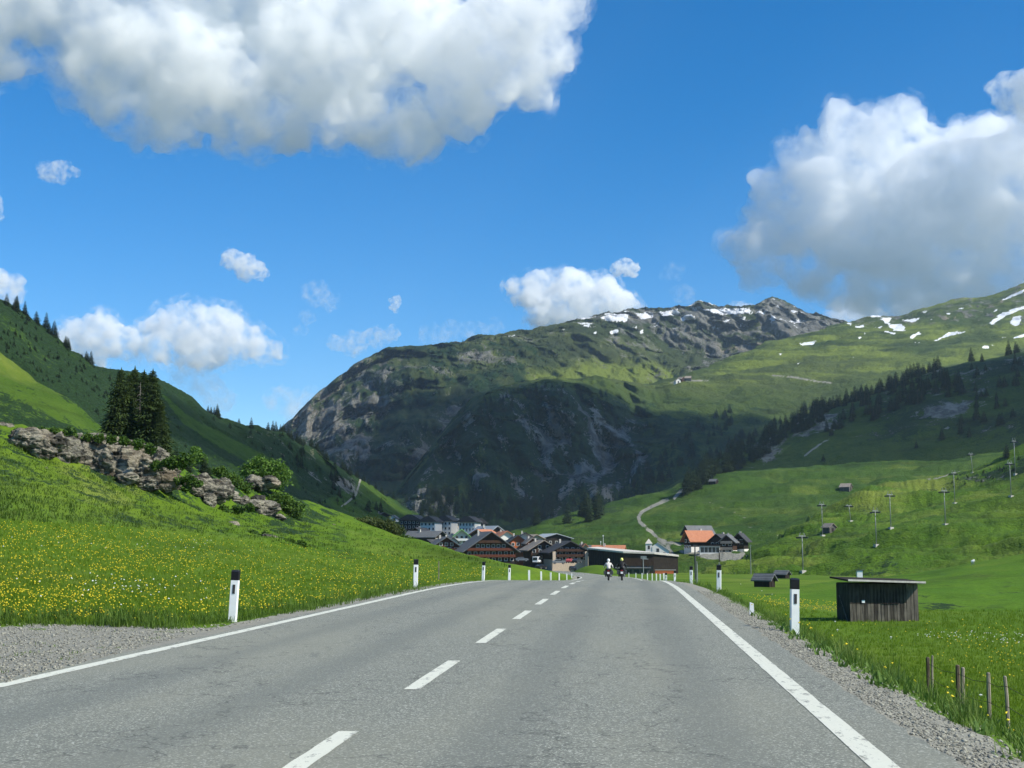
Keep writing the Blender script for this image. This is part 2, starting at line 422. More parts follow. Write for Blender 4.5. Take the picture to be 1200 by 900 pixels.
M_SIL = [(250, 560, 2300), (310, 515, 2300), (330, 501, 2300), (345, 489, 2300), (360, 471, 2310), (380, 455, 2330), (400, 440, 2350), (420, 425, 2380), (440, 412, 2400), (455, 408, 2420), (470, 407, 2450), (500, 405, 2500), (540, 400, 2560), (570, 392, 2620), (590, 391, 2660), (620, 388, 2700), (640, 383, 2750), (680, 375, 2850), (700, 371, 2900), (720, 368, 2950), (740, 365, 3000), (760, 363, 3050), (790, 361, 3100), (812, 359, 3150), (818, 355, 3160), (825, 359, 3170), (850, 361, 3200), (880, 361, 3250), (890, 356, 3250), (901, 351, 3250), (915, 355, 3260), (930, 360, 3270), (950, 368, 3280), (985, 378, 3300), (1060, 385, 3350), (1300, 400, 3400)]
loft('mountain', [
    [(200, 640, 1500), (400, 640, 1500), (600, 640, 1600), (800, 600, 2100), (1000, 560, 2400), (1300, 560, 2400)],
    [(250, 600, 1750), (350, 575, 1800), (420, 565, 1800), (560, 560, 1850), (800, 500, 2400), (1000, 450, 2700), (1300, 450, 2700)],
    [(250, 575, 2050), (340, 530, 2080), (400, 490, 2080), (480, 460, 2100), (600, 440, 2250), (700, 428, 2500), (800, 425, 2750), (900, 400, 2950), (1000, 400, 3050), (1300, 420, 3050)],
    M_SIL], 230, 1100, 620, (34, 50, 60), MAT['mtn'],
    relief=lambda X, Y, Z, px, py: rel_rock(0.050, 240)(X, Y, Z, px, py) * (0.35 + sstep(560, 450, px) + 0.8 * poly_mask(px, py, [(690, 350), (990, 350), (990, 400), (840, 450), (800, 410)], 20)) + 0.020 * ridged((X + 0.4 * Z) / 60, Y / 200, Z / 260, o=5) * sstep(600, 480, px) + 0.008 * ridged(X / 45, Y / 45, Z / 45, o=4) + 0.016 * ridged((X - 0.5 * Z) / 75, 0.2 + Y / 900, Z / 500, o=4) * sstep(380, 420, py),
    lift=lambda X, Y, Z, px, py: 9 * fbm(X / 70, Y / 70, o=6, g=0.55) + 9 * np.clip(ridged(X / 60, Y / 60, o=4), 0, 2) * sstep(640, 760, px) * sstep(420, 370, py), paint=paint_M)

# ------------------------------------------------------------------ massif with the cliff and the alpine pasture above it
SNOW_R = [[(900 + 0, 0)]][:0] + [
    [(1018, 369), (1032, 368), (1034, 371), (1020, 372)], [(1031, 372), (1044, 372), (1043, 380), (1040, 381)], [(1056, 375), (1080, 372), (1070, 378)], [(1040, 381), (1056, 379), (1062, 388), (1048, 388)], [(1000, 382), (1012, 380), (1014, 385), (1003, 384)], [(990, 378), (1000, 378), (996, 382)],
    [(1003, 395), (1009, 394), (1008, 397)], [(1010, 390), (1014, 389), (1013, 392)], [(1035, 387), (1050, 390), (1048, 392), (1038, 390)], [(1066, 394), (1078, 388), (1079, 391), (1070, 398)], [(1092, 400), (1106, 393), (1112, 389), (1134, 388), (1120, 393), (1105, 397), (1096, 400)], [(1080, 366), (1088, 364), (1086, 367)], [(1105, 367), (1114, 366), (1112, 370)], [(1117, 363), (1134, 358), (1130, 362)], [(1162, 366), (1170, 361), (1168, 365)], [(1172, 351), (1202, 338), (1206, 341), (1176, 352)], [(1158, 379), (1175, 366), (1206, 356), (1206, 359), (1180, 370), (1162, 381)], [(1184, 378), (1188, 371), (1196, 370), (1196, 380), (1188, 383)], [(1186, 396), (1206, 388), (1206, 393), (1192, 397)], [(1149, 405), (1160, 404), (1158, 409), (1152, 409)], [(1160, 402), (1166, 404), (1164, 406)], [(1174, 395), (1181, 395), (1179, 397)], [(1040, 429), (1046, 428), (1044, 430)], [(998, 418), (1002, 417), (1000, 419)], [(936, 403), (944, 401), (958, 400), (954, 404), (940, 405)], [(1070, 401), (1080, 400), (1078, 402)], [(1087, 374), (1094, 373), (1092, 376)], [(911, 415), (917, 414), (916, 417)], [(1052, 383), (1062, 381), (1060, 385)], [(1024, 383), (1034, 382), (1032, 385)], [(983, 396), (988, 395), (987, 398)], [(933, 426), (938, 423), (937, 427)]]
PATH_R3 = [[(785, 449), (800, 446), (830, 446)], [(905, 440), (930, 442), (958, 447), (975, 449)], [(742, 540), (745, 553), (738, 562), (740, 570)]]
def paint_R3(a, X, Y, Z, px, py, steep):
    n = fbm(X / 140, Y / 140, Z / 140, o=5); c = fbm((X + 0.4 * Z) / 28, Y / 50, Z / 80, o=6, g=0.6)
    cliff = poly_mask(px, py, [(470, 600), (500, 530), (545, 478), (600, 452), (660, 448), (735, 470), (760, 500), (770, 560), (700, 620), (470, 620)], 14)
    a['rock'][:] = cliff * np.clip(0.22 + 0.85 * c + 0.4 * n, 0, 1)
    a['shrub'][:] = np.clip(cliff * (0.62 + 0.7 * n) + sstep(455, 500, py) * np.clip(0.40 + 0.9 * fbm(X / 60, Y / 60, o=4), 0, 1), 0, 1)
    a['shrub'] = np.maximum(a['shrub'], poly_mask(px, py, [(735, 470), (760, 470), (860, 490), (800, 560), (740, 590)], 12) * np.clip(0.5 + 0.8 * c, 0, 1))
    a['dry'][:] = sstep(470, 430, py) * np.clip(0.5 + 0.9 * n + 0.5 * fbm(X / 300, Z / 12, o=3), 0, 1) * 0.9
    a['rock'] += sstep(395, 370, py) * np.clip(0.28 + 0.6 * c, 0, 0.7)
    a['rock'] = np.clip(a['rock'], 0, 1)
    jx = px + 3.0 * fbm(X / 20, Y / 20, Z / 20, o=4); jy = py + 1.2 * fbm(Y / 20 + 9, X / 20, Z / 20, o=4)
    for p in SNOW_R: a['snow'] = np.maximum(a['snow'], poly_mask(jx, jy, p, 1.2) - 0.10)
    for p in PATH_R3: a['path'] = np.maximum(a['path'], line_mask(px, py, p, 1.0))
MAT['massif'] = terrain_mat('alpine_pasture', (0.054, 0.086, 0.018), (0.072, 0.104, 0.022), (0.038, 0.060, 0.015), 90, 8.0)
loft('massif', [
    [(440, 640, 1250), (600, 640, 1250), (800, 640, 1250), (1000, 640, 1400), (1500, 640, 1500)],
    [(440, 620, 1330), (475, 590, 1340), (560, 560, 1380), (700, 560, 1420), (800, 520, 1500), (1000, 480, 1800), (1500, 450, 1900)],
    [(440, 610, 1370), (475, 580, 1390), (520, 530, 1420), (560, 500, 1450), (640, 485, 1500), (740, 490, 1580), (800, 475, 1750), (900, 455, 1950), (1000, 430, 2200), (1200, 400, 2400), (1500, 350, 2400)],
    [(440, 604, 1420), (470, 577, 1430), (500, 536, 1460), (530, 498, 1490), (556, 470, 1520), (580, 459, 1560), (620, 452, 1600), (660, 447, 1640), (700, 449, 1700), (740, 456, 1780), (770, 456, 1850), (800, 448, 1950), (850, 440, 2080), (900, 425, 2250), (1000, 400, 2500), (1200, 370, 2700), (1500, 310, 2700)],
    [(440, 600, 1500), (470, 573, 1500), (500, 532, 1560), (530, 494, 1600), (556, 467, 1650), (600, 452, 1800), (640, 445, 1900), (700, 445, 2000), (760, 451, 2080), (800, 441, 2200), (830, 431, 2350), (870, 415, 2500), (900, 403, 2600), (940, 392, 2750), (985, 380, 2900), (1020, 374, 2960), (1035, 371, 2980), (1055, 372, 3000), (1070, 366, 3000), (1080, 362, 3000), (1100, 355, 3000), (1115, 353, 3000), (1135, 352, 3000), (1155, 349, 3000), (1175, 341, 3000), (1200, 332, 3000), (1260, 305, 3000), (1500, 260, 3000)]],
    440, 1500, 640, (8, 40, 30, 40), MAT['massif'],
    relief=lambda X, Y, Z, px, py: 0.020 * ridged((X + 0.3 * Z) / 50, 0.7 + Y / 700, Z / 300, o=4) * sstep(800, 740, px) + 0.048 * (0.7 * ridged(X / 150, Y / 150, Z / 220, o=6) + 0.3 * fbm(X / 60, Y / 60, Z / 60, o=4)) * (0.22 + poly_mask(px, py, [(460, 610), (500, 520), (545, 470), (660, 445), (740, 460), (780, 540), (700, 630)], 20)),
    lift=lambda X, Y, Z, px, py: 5.0 * ridged(X / 55, Y / 55, o=4) * sstep(780, 700, px) * sstep(440, 470, py) + 6.5 * fbm(X / 80, Y / 80, o=6, g=0.55) * (0.6 + 0.6 * sstep(440, 700, px)), paint=paint_R3)

# ------------------------------------------------------------------ forested shoulder on the right
def paint_R2(a, X, Y, Z, px, py, steep):
    n = fbm(X / 70, Y / 70, o=4); c = fbm(X / 30, Y / 30, Z / 30, o=4)
    a['rock'][:] = np.clip(poly_mask(px, py, [(880, 520), (930, 480), (975, 470), (975, 490), (930, 520), (900, 545), (870, 550)], 8) * (0.45 + 0.8 * c) + poly_mask(px, py, [(1085, 482), (1140, 468), (1130, 485), (1100, 488)], 4) * 0.9 + np.clip(0.12 + 0.7 * c, 0, 0.5) * sstep(540, 490, py), 0, 1)
    a['shrub'][:] = np.clip(0.42 + 0.8 * n, 0, 1) * sstep(560, 500, py)
    a['dry'][:] = 0.25
    for p in ([(943, 534), (952, 527), (968, 516), (972, 514)], [(963, 492), (966, 499), (978, 504)], [(1105, 501), (1112, 502)]): a['path'] = np.maximum(a['path'], line_mask(px + 1.5 * fbm(X / 20, Y / 20, o=2), py + 1.5 * fbm(Y / 20, X / 20, o=2), p, 1.1))
MAT['shoulder'] = terrain_mat('shoulder_ground', (0.038, 0.076, 0.013), (0.048, 0.088, 0.013), (0.028, 0.054, 0.011), 40, 2.5)
shoulder, SH = loft('wooded_shoulder', [
    [(700, 640, 900), (900, 620, 900), (1200, 600, 850), (1600, 600, 850)],
    [(700, 620, 960), (760, 592, 980), (830, 560, 1000), (900, 545, 1000), (1000, 530, 1000), (1200, 510, 960), (1600, 460, 960)],
    [(700, 616, 1000), (760, 586, 1020), (800, 560, 1060), (850, 535, 1100), (900, 512, 1130), (950, 486, 1170), (1000, 470, 1200), (1040, 456, 1220), (1060, 445, 1220), (1100, 432, 1220), (1150, 423, 1220), (1200, 413, 1220), (1600, 350, 1220)]],
    700, 1600, 420, (30, 40), MAT['shoulder'],
    relief=lambda X, Y, Z, px, py: 0.012 * ridged(X / 90, Y / 90, Z / 90, o=5), lift=lift_n(2.2, 40), paint=paint_R2)

# ------------------------------------------------------------------ meadow hill behind the inn
def gully(sc):
    return lambda X, Y, Z, px, py: -4.0 * np.clip(ridged(X / sc, Y / (sc * 0.6), o=4) - 0.10, 0, 1) + 2.2 * fbm(X / 50, Y / 50, o=6) + 0.7 * fbm(X / 8, Y / 8, o=4)
TRACKS = [[(802, 572), (796, 577), (790, 584)], [(784, 585), (765, 593), (752, 600), (748, 606), (750, 612), (757, 618), (764, 624), (772, 632), (780, 639), (786, 646), (793, 656)], [(772, 632), (785, 636), (797, 638)]]
TRAILS = [[(830, 588), (848, 595), (862, 601), (872, 607)], [(866, 607), (878, 607)], [(875, 617), (890, 620), (905, 624), (912, 628)], [(882, 627), (905, 626)]]
def paint_R1(a, X, Y, Z, px, py, steep):
    n = fbm(X / 40, Y / 40, o=4)
    a['shrub'][:] = np.clip(0.20 + 0.55 * n, 0, 1) * sstep(760, 700, px) + poly_mask(px, py, [(690, 590), (770, 575), (790, 580), (745, 600), (690, 612)], 6) * 0.3
    a['dry'][:] = np.clip(0.15 + 0.5 * n, 0, 0.6)
    a['path'][:] = poly_mask(px, py, [(795, 644), (798, 648), (830, 654), (845, 657), (862, 656), (876, 651), (872, 647), (830, 646)], 1.0)
    for p in TRACKS: a['path'] = np.maximum(a['path'], line_mask(px, py, p, 1.9))
    for p in TRAILS: a['path'] = np.maximum(a['path'], 0.62 * line_mask(px, py, p, 0.9))
MAT['hill'] = terrain_mat('hill_meadow', (0.036, 0.080, 0.010), (0.052, 0.106, 0.012), (0.024, 0.056, 0.009), 26, 1.6)
loft('meadow_hill', [
    [(560, 690, 470), (640, 686, 460), (700, 686, 430), (800, 686, 390), (900, 680, 380), (1100, 680, 380), (1400, 680, 380)],
    [(560, 650, 600), (640, 640, 560), (700, 640, 520), (770, 648, 455), (800, 646, 450), (875, 647, 450), (900, 642, 450), (1000, 620, 500), (1400, 600, 500)],
    [(560, 636, 680), (640, 622, 680), (700, 612, 680), (800, 605, 680), (900, 600, 650), (1000, 590, 680), (1400, 560, 700)],
    [(560, 632, 760), (600, 622, 780), (640, 609, 800), (700, 592, 820), (745, 580, 840), (780, 573, 850), (800, 564, 860), (820, 559, 870), (850, 552, 880), (900, 548, 900), (1000, 542, 920), (1100, 538, 930), (1400, 500, 940)]],
    560, 1400, 460, (12, 40, 34), MAT['hill'], lift=gully(95), paint=paint_R1, smooth_d=18)

# ------------------------------------------------------------------ lift slope
def paint_R0(a, X, Y, Z, px, py, steep):
    n = fbm(X / 30, Y / 30, o=4); c = fbm(X / 9, Y / 9, o=4)
    a['shrub'][:] = np.clip(0.08 + 0.55 * fbm(X / 26, Y / 50, o=5), 0, 1) * 0.9
    a['shrub'] += poly_mask(px, py, [(1105, 566), (1125, 560), (1150, 552), (1190, 545), (1200, 530), (1210, 555), (1180, 562), (1140, 566), (1115, 572)], 4) * np.clip(0.55 + 0.9 * c, 0, 1)
    a['rock'] += poly_mask(px, py, [(1130, 560), (1180, 556), (1185, 562), (1140, 566)], 2) * np.clip(0.3 + c, 0, 0.8)
    a['dry'][:] = np.clip(0.22 + 0.6 * n + poly_mask(px, py, [(900, 610), (990, 565), (1060, 563), (1100, 570), (1000, 600)], 12) * 0.35, 0, 0.9)
    for p, w, s in (([(1085, 562), (1100, 560), (1115, 555), (1130, 549)], 1.0, 1), ([(900, 602), (940, 590), (985, 577)], 1.2, 0.6), ([(1000, 606), (1030, 597), (1060, 588)], 1.0, .55), ([(1140, 618), (1170, 613), (1200, 608)], 1.0, .55), ([(980, 622), (990, 632), (994, 640), (1000, 646)], 1.0, 0.55), ([(1012, 563), (1020, 562)], 1.5, 1)):
        a['path'] = np.maximum(a['path'], s * line_mask(px, py, p, w))
MAT['lift'] = terrain_mat('lift_meadow', (0.064, 0.134, 0.010), (0.092, 0.166, 0.012), (0.036, 0.082, 0.009), 22, 1.2)
def lift_r0(X, Y, Z, px, py):
    # gullies and benches running obliquely down the slope
    q = (0.55 * X + 0.83 * Y)
    return -7.0 * np.clip(ridged(q / 60, (0.83 * X - 0.55 * Y) / 190, o=5) - 0.05, 0, 1) + 3.2 * fbm(X / 40, Y / 40, o=6) + 0.6 * fbm(X / 7, Y / 7, o=4)
loft('lift_slope', [
    [(780, 690, 250), (880, 690, 240), (1000, 690, 230), (1200, 690, 220), (1600, 690, 220)],
    [(780, 678, 330), (830, 668, 350), (900, 668, 330), (1000, 660, 320), (1100, 648, 320), (1200, 636, 310), (1600, 600, 300)],
    [(780, 675, 345), (830, 664, 365), (880, 652, 390), (920, 637, 420), (960, 622, 440), (1000, 612, 450), (1100, 600, 450), (1200, 585, 440), (1600, 530, 420)],
    [(780, 673, 360), (820, 668, 370), (840, 662, 385), (860, 655, 400), (880, 647, 430), (900, 636, 455), (920, 624, 490), (960, 603, 540), (1000, 577, 590), (1020, 567, 610), (1040, 564, 630), (1090, 561, 650), (1115, 556, 660), (1140, 551, 660), (1165, 543, 660), (1185, 533, 660), (1200, 527, 660), (1240, 505, 660), (1600, 400, 660)]],
    775, 1600, 560, (20, 44, 44), MAT['lift'], lift=lift_r0, paint=paint_R0, smooth_d=14)

# ------------------------------------------------------------------ near terrace on the right
def paint_RA(a, X, Y, Z, px, py, steep):
    c = fbm(X / 5, Y / 5, o=4)
    a['shrub'][:] = np.clip(0.20 + 0.75 * c, 0, 1) * sstep(652, 690, py) * 0.75
    a['dry'][:] = np.clip(0.1 + 0.4 * c, 0, 1)
MAT['terrace'] = terrain_mat('terrace_meadow', (0.075, 0.162, 0.010), (0.096, 0.184, 0.011), (0.046, 0.108, 0.010), 12, 0.25)
loft('meadow_terrace', [
    [(850, 740, 88), (950, 741, 88), (1000, 740, 88), (1080, 741, 88), (1200, 744, 86), (1700, 760, 82)],
    [(850, 705, 110), (950, 706, 106), (1080, 710, 98), (1200, 714, 95), (1700, 720, 92)],
    [(850, 699, 128), (950, 696, 125), (1080, 689, 122), (1200, 688, 116), (1700, 680, 112)],
    [(850, 694, 175), (890, 692, 180), (940, 688, 185), (985, 680, 190), (1040, 675, 200), (1080, 671, 205), (1140, 660, 210), (1200, 649, 210), (1300, 630, 210), (1700, 580, 210)]],
    850, 1700, 300, (10, 14, 24), MAT['terrace'], lift=lambda X, Y, Z, px, py: 0.35 * fbm(X / 14, Y / 14, o=5), paint=paint_RA, drop=(1.25, -1.0))

# ------------------------------------------------------------------ wooded ridge on the left
def paint_L(a, X, Y, Z, px, py, steep):
    n = fbm(X / 40, Y / 40, o=4); c = fbm(X / 16, Y / 16, Z / 16, o=4)
    a['shrub'][:] = np.clip(0.88 + 0.6 * n, 0, 1)
    gr = np.maximum(poly_mask(px, py, [(190, 462), (215, 484), (250, 504), (300, 528), (345, 555), (352, 570), (318, 560), (270, 530), (215, 496)], 3), poly_mask(px, py, [(380, 590), (430, 560), (470, 595), (510, 612), (420, 612)], 5))
    a['shrub'] *= 1 - 0.9 * np.clip(gr * (1.1 + 0.6 * n), 0, 1)
    a['dry'][:] = 0.15
    a['rock'][:] = np.clip(0.08 + 0.6 * c, 0, 0.55) * sstep(200, 330, px) * (1 - gr) + poly_mask(px, py, [(385, 560), (410, 560), (425, 580), (405, 578)], 4) * 0.7
    for p in ([(423, 560), (420, 570), (417, 580), (408, 588), (400, 594)],): a['path'] = np.maximum(a['path'], line_mask(px, py, p, 1.2))
MAT['ridge'] = terrain_mat('ridge_ground', (0.036, 0.080, 0.012), (0.050, 0.100, 0.013), (0.026, 0.060, 0.010), 28, 2.2)
ridge, RG = loft('wooded_ridge', [
    [(-400, 640, 260), (0, 640, 280), (250, 640, 320), (400, 645, 430), (560, 650, 620)],
    [(-400, 520, 360), (0, 540, 370), (150, 550, 400), (250, 570, 430), (330, 590, 480), (400, 605, 560), (480, 618, 700), (560, 640, 800)],
    [(-400, 300, 470), (0, 430, 480), (100, 470, 500), (200, 500, 530), (300, 540, 590), (400, 578, 700), (480, 606, 820), (560, 632, 900)],
    [(-400, 150, 560), (-100, 290, 560), (0, 352, 560), (20, 364, 560), (45, 382, 560), (60, 390, 565), (75, 402, 570), (90, 416, 580), (110, 427, 590), (130, 433, 600), (160, 436, 610), (180, 440, 620), (200, 452, 630), (220, 464, 640), (240, 480, 650), (262, 491, 670), (290, 498, 690), (330, 505, 730), (350, 518, 750), (375, 533, 780), (400, 549, 800), (430, 569, 850), (470, 593, 900), (510, 610, 950), (560, 628, 1000)]],
    -400, 560, 480, (14, 40, 44), MAT['ridge'], relief=lambda X, Y, Z, px, py: 0.018 * ridged(X / 60, Y / 60, Z / 60, o=5), lift=lift_n(2.8, 22, 6), paint=paint_L)

def paint_S(a, X, Y, Z, px, py, steep):
    n = fbm(X / 20, Y / 20, o=4)
    a['shrub'][:] = poly_mask(px, py, [(-200, 520), (0, 452), (60, 480), (120, 508), (170, 540), (0, 560), (-200, 560)], 8) * np.clip(0.55 + 0.7 * n, 0, 1)
    a['dry'][:] = np.clip(0.1 + 0.5 * n, 0, 0.6)
    a['shrub'] = np.maximum(a['shrub'], np.clip(0.10 + 0.7 * fbm(X / 7, Y / 7, o=4), 0, 1))
MAT['spur'] = terrain_mat('spur_meadow', (0.052, 0.108, 0.011), (0.072, 0.135, 0.014), (0.034, 0.076, 0.010), 16, 1.2)
loft('grass_spur', [
    [(-400, 600, 190), (0, 600, 190), (120, 600, 200), (260, 600, 210)],
    [(-400, 420, 240), (-100, 460, 240), (0, 500, 235), (80, 520, 235), (140, 545, 235), (260, 570, 240)],
    [(-400, 180, 310), (-100, 350, 300), (0, 417, 290), (40, 441, 285), (80, 468, 280), (110, 490, 276), (140, 510, 272), (180, 535, 268), (260, 570, 260)]],
    -400, 260, 220, (14, 26), MAT['spur'], lift=lambda X, Y, Z, px, py: 1.6 * fbm(X / 18, Y / 18, o=6) - 1.5 * np.clip(ridged(X / 30, Y / 30, o=3), 0, 1), paint=paint_S, drop=(1.2, 0.3))

# ------------------------------------------------------------------ near hill with the rock band, rising from the road

Ys = np.concatenate([np.arange(1, 30, 0.5), np.arange(30, 168, 2)])
L0 = ['xyz'] + [(XA + 0.02 + float(roadx(y)), y, float(roadz(y)) - 0.012) for y in Ys]
def zg(y): return float(roadz(y)) + 0.0
L1 = ['xyz', (-60, 10, 0.3), (-30, 22, 0.15), (-14, 22.6, 0.02), (-10.6, 22.2, 0), (-9, 21.6, 0), (-8, 21.1, 0), (-7.35, 21.2, 0)] + [(-7.1 + float(roadx(y)), y, zg(y) - 0.02) for y in np.arange(23, 168, 2)]
near_az = np.concatenate([np.linspace(R(-80), float(ray(-120, 638)[0]), 70, endpoint=False), np.linspace(float(ray(-120, 638)[0]), float(ray(676, 638)[0]), 560)])
def paint_N(a, X, Y, Z, px, py, steep):
    c = fbm(X / 3.5, Y / 3.5, o=4); n = fbm(X / 12, Y / 12, o=3)
    rf = np.hypot(X, Y)
    gravel = sstep(21.9, 21.2, Y + 0.35 * fbm(X / 0.8, Y / 0.8, o=3) + 0.9 * sstep(-8.5, -6.8, X)) * (X < -5)
    strip = sstep(-7.0, -6.75, X - roadx(Y) + 0.12 * fbm(X / 0.5, Y / 0.5, o=3))
    a['path'][:] = np.clip(np.maximum(gravel, strip), 0, 1)
    a['path'] *= np.where(gravel + strip > 0, 1 - 0.55 * sstep(0.25, 0.6, fbm(X / 1.2, Y / 0.7, o=4)) * (strip < .5), 1)
    hill = poly_mask(px, py, [(-600, 500), (0, 500), (60, 500), (180, 530), (340, 585), (400, 610), (420, 660), (306, 632), (204, 622), (117, 615), (0, 606), (-600, 600)], 4)
    a['shrub'][:] = hill * np.clip(0.36 + 0.55 * c + 0.25 * n, 0, 0.9) * (1 - poly_mask(px, py, [(-300, 560), (60, 575), (110, 608), (-300, 608)], 8))
    a['shrub'] = np.maximum(a['shrub'], poly_mask(px, py, [(200, 520), (260, 540), (340, 575), (400, 600), (360, 640), (300, 612), (230, 590)], 8) * np.clip(0.5 + 0.8 * c, 0, 1))
    a['dry'][:] = np.clip(poly_mask(px, py, [(60, 535), (120, 550), (170, 570), (150, 600), (100, 590), (70, 560)], 10) * (0.7 + 0.9 * c) + (1 - hill) * np.clip(0.12 + 0.45 * n, 0, .5), 0, 1)
MAT['near'] = terrain_mat('roadside_meadow', (0.080, 0.152, 0.009), (0.104, 0.178, 0.011), (0.052, 0.108, 0.009), 7.0, 0.14)
near, NR = loft('roadside_hill', [L0, L1,
    [(-900, 600, 60), (-300, 645, 36), (0, 662, 36), (200, 668, 42), (300, 672, 52), (400, 673, 62), (500, 676, 80), (550, 675, 84), (595, 671, 86), (640, 675, 108), (677, 677, 172)],
    [(-900, 560, 90), (-300, 590, 62), (0, 607, 62), (117, 616, 75), (204, 623, 88), (306, 634, 104), (400, 648, 112), (460, 655, 115), (512, 660, 112), (550, 663, 105), (595, 667, 98), (640, 671, 114), (677, 676.6, 176)],
    [(-900, 480, 130), (-300, 505, 118), (0, 528, 118), (60, 540, 120), (100, 553, 122), (150, 566, 124), (190, 580, 126), (240, 596, 128), (300, 608, 132), (340, 615, 138), (400, 622, 145), (460, 638, 145), (512, 648, 130), (550, 656, 116), (595, 663, 103), (640, 669, 117), (677, 676.4, 178)],
    [(-900, 440, 140), (-300, 470, 130), (0, 501, 128), (60, 504, 128), (120, 513, 130), (180, 530, 132), (210, 546, 135), (260, 558, 142), (300, 568, 150), (340, 582, 160), (400, 600, 175), (460, 626, 168), (512, 639, 142), (550, 650, 122), (595, 660, 108), (640, 668, 120), (677, 676, 180)],
    [(-900, 445, 180), (-300, 476, 175), (0, 506, 172), (60, 509, 172), (120, 518, 172), (180, 534, 174), (210, 548, 176), (260, 561, 180), (300, 572, 185), (340, 588, 190), (400, 612, 200), (460, 640, 195), (512, 655, 170), (550, 668, 150), (595, 676, 135), (640, 680, 150), (677, 680, 200)]],
    0, 0, 0, (14, 26, 26, 40, 26, 8), MAT['near'], lift=lambda X, Y, Z, px, py: (0.30 * fbm(X / 11, Y / 11, o=4) + 0.5 * fbm(X / 5, Y / 5, o=4) * sstep(70, 110, np.hypot(X, Y)) * sstep(430, 330, px)) * sstep(23, 45, Y) * sstep(-8, -13, X - roadx(Y)), paint=paint_N, drop=(1.25, -1.0), smooth_d=10, az=near_az)

# ------------------------------------------------------------------ road embankment on the right: shoulder, lip and grassy bank
by = np.concatenate([np.arange(2, 40, 0.4), np.arange(40, 140, 2), np.arange(140, 330, 6)])
bo = np.array([XB - 0.03, 2.2, 2.4, 2.6, 2.8, 3.0, 3.2, 3.45, 3.8, 4.3, 5.0, 5.8, 6.7, 7.7, 8.8, 10.0, 11.5])
BX, BY = np.meshgrid(bo, by)
drop_ = np.interp(bo, [1.9, 2.1, 2.6, 3.0, 3.4, 3.8, 5, 7, 9, 11.5], [0.012, 0.03, 0.08, 0.20, 0.42, 0.68, 1.45, 2.55, 3.15, 3.5])
BZ = roadz(BY) - drop_ * np.ones_like(BY) + 0.10 * fbm(BX / 1.2, BY / 1.6, o=4) * sstep(3.0, 4.0, BX)
BZ = np.where(BX > 4.3, np.maximum(BZ, floorz(BX, BY) - 0.6), BZ)
BXs = BX + roadx(BY)
g_ = sstep(2.88, 2.55, BX + 0.42 * fbm(BX / 0.9, BY / 1.1, o=4))
bi = np.arange(BX.size).reshape(BX.shape)
BF = np.stack([bi[:-1, :-1], bi[:-1, 1:], bi[1:, 1:], bi[1:, :-1]], -1).reshape(-1, 4); BV = np.stack([BXs, BY, BZ], -1).reshape(-1, 3)
zz = 0 * BX.ravel()
tag(mesh_np('road_bank', BV, BF, MAT['near'], smooth=True, attrs={'rock': zz, 'shrub': (0.55 * sstep(3.1, 4.2, BX) * np.clip(0.5 + fbm(BX, BY, o=3), 0, 1)).ravel(), 'snow': zz, 'path': g_.ravel(), 'dry': zz + 0.15}), kind='structure')
TERRAIN.append((BV, BF))

# ------------------------------------------------------------------ asphalt
m = N('asphalt', 0.82, 0.35); P = m.geo()
sep = m.n('SeparateXYZ', {0: P}); big = m.noise(m.scale(P, (0.5, 0.10, 0.5)), 1, 4); fine = m.noise(m.scale(P, 62), 1, 3, 0.75); mid = m.noise(m.scale(P, 22), 1, 4, 0.65)
vor = m.n('TexVoronoi', {'Vector': m.scale(P, 80), 'Scale': 1.0}).outputs['Color']
vsep = m.n('SeparateColor', {0: vor}).outputs[0]
c = m.mix(m.ramp(fine, 0.3, 0.72), (0.100, 0.107, 0.088), (0.225, 0.233, 0.192))
c = m.mix(m.math('MULTIPLY', m.ramp(vsep, 0.80, 0.92), 0.8), c, (0.52, 0.525, 0.45))
c = m.mix(m.math('MULTIPLY', m.ramp(vsep, 0.20, 0.05), 0.55), c, (0.05, 0.052, 0.05))
c = m.mix(m.math('MULTIPLY', m.ramp(mid, 0.35, 0.65), 0.35), c, (0.228, 0.232, 0.188))
c = m.mix(m.math('MULTIPLY', m.ramp(big, 0.42, 0.66), 0.5), c, (0.245, 0.243, 0.186))
tr = m.math('ABSOLUTE', m.math('SUBTRACT', m.math('ABSOLUTE', m.math('SUBTRACT', m.math('ABSOLUTE', m.math('ADD', sep.outputs[0], 2.1)), 1.95)), 0.78))
wob = m.math('ADD', tr, m.math('MULTIPLY', m.math('SUBTRACT', big, 0.5), 0.5))
c = m.mix(m.math('MULTIPLY', m.ramp(wob, 0.5, 0.05), 0.42), c, (0.128, 0.137, 0.120))
st1 = m.noise(m.scale(P, (1.6, 0.5, 1)), 1, 6, 0.7, 0.8); c = m.mix(m.math('MULTIPLY', m.ramp(st1, 0.58, 0.72), 0.40), c, (0.075, 0.080, 0.072))
cr = m.n('TexVoronoi', {'Vector': m.n('VectorMath', {0: m.scale(P, (0.45, 0.16, 1)), 1: m.n('TexNoise', {'Vector': m.scale(P, 1.3), 'Scale': 1.0, 'Detail': 5.0}).outputs[1]}, operation='ADD').outputs[0], 'Scale': 1.0}, feature='DISTANCE_TO_EDGE').outputs[0]
c = m.mix(m.math('MULTIPLY', m.ramp(cr, 0.010, 0.002), 0.55), c, (0.045, 0.047, 0.042))
m.col(c); m.bump(m.math('ADD', fine, m.math('MULTIPLY', vsep, 0.6)), 0.006, 0.6)
MAT['asphalt'] = m.m
ry = np.concatenate([np.arange(-6, 35, 1.0), np.arange(35, 70, 0.5), np.arange(70, 140, 2), np.arange(140, 601, 5)])
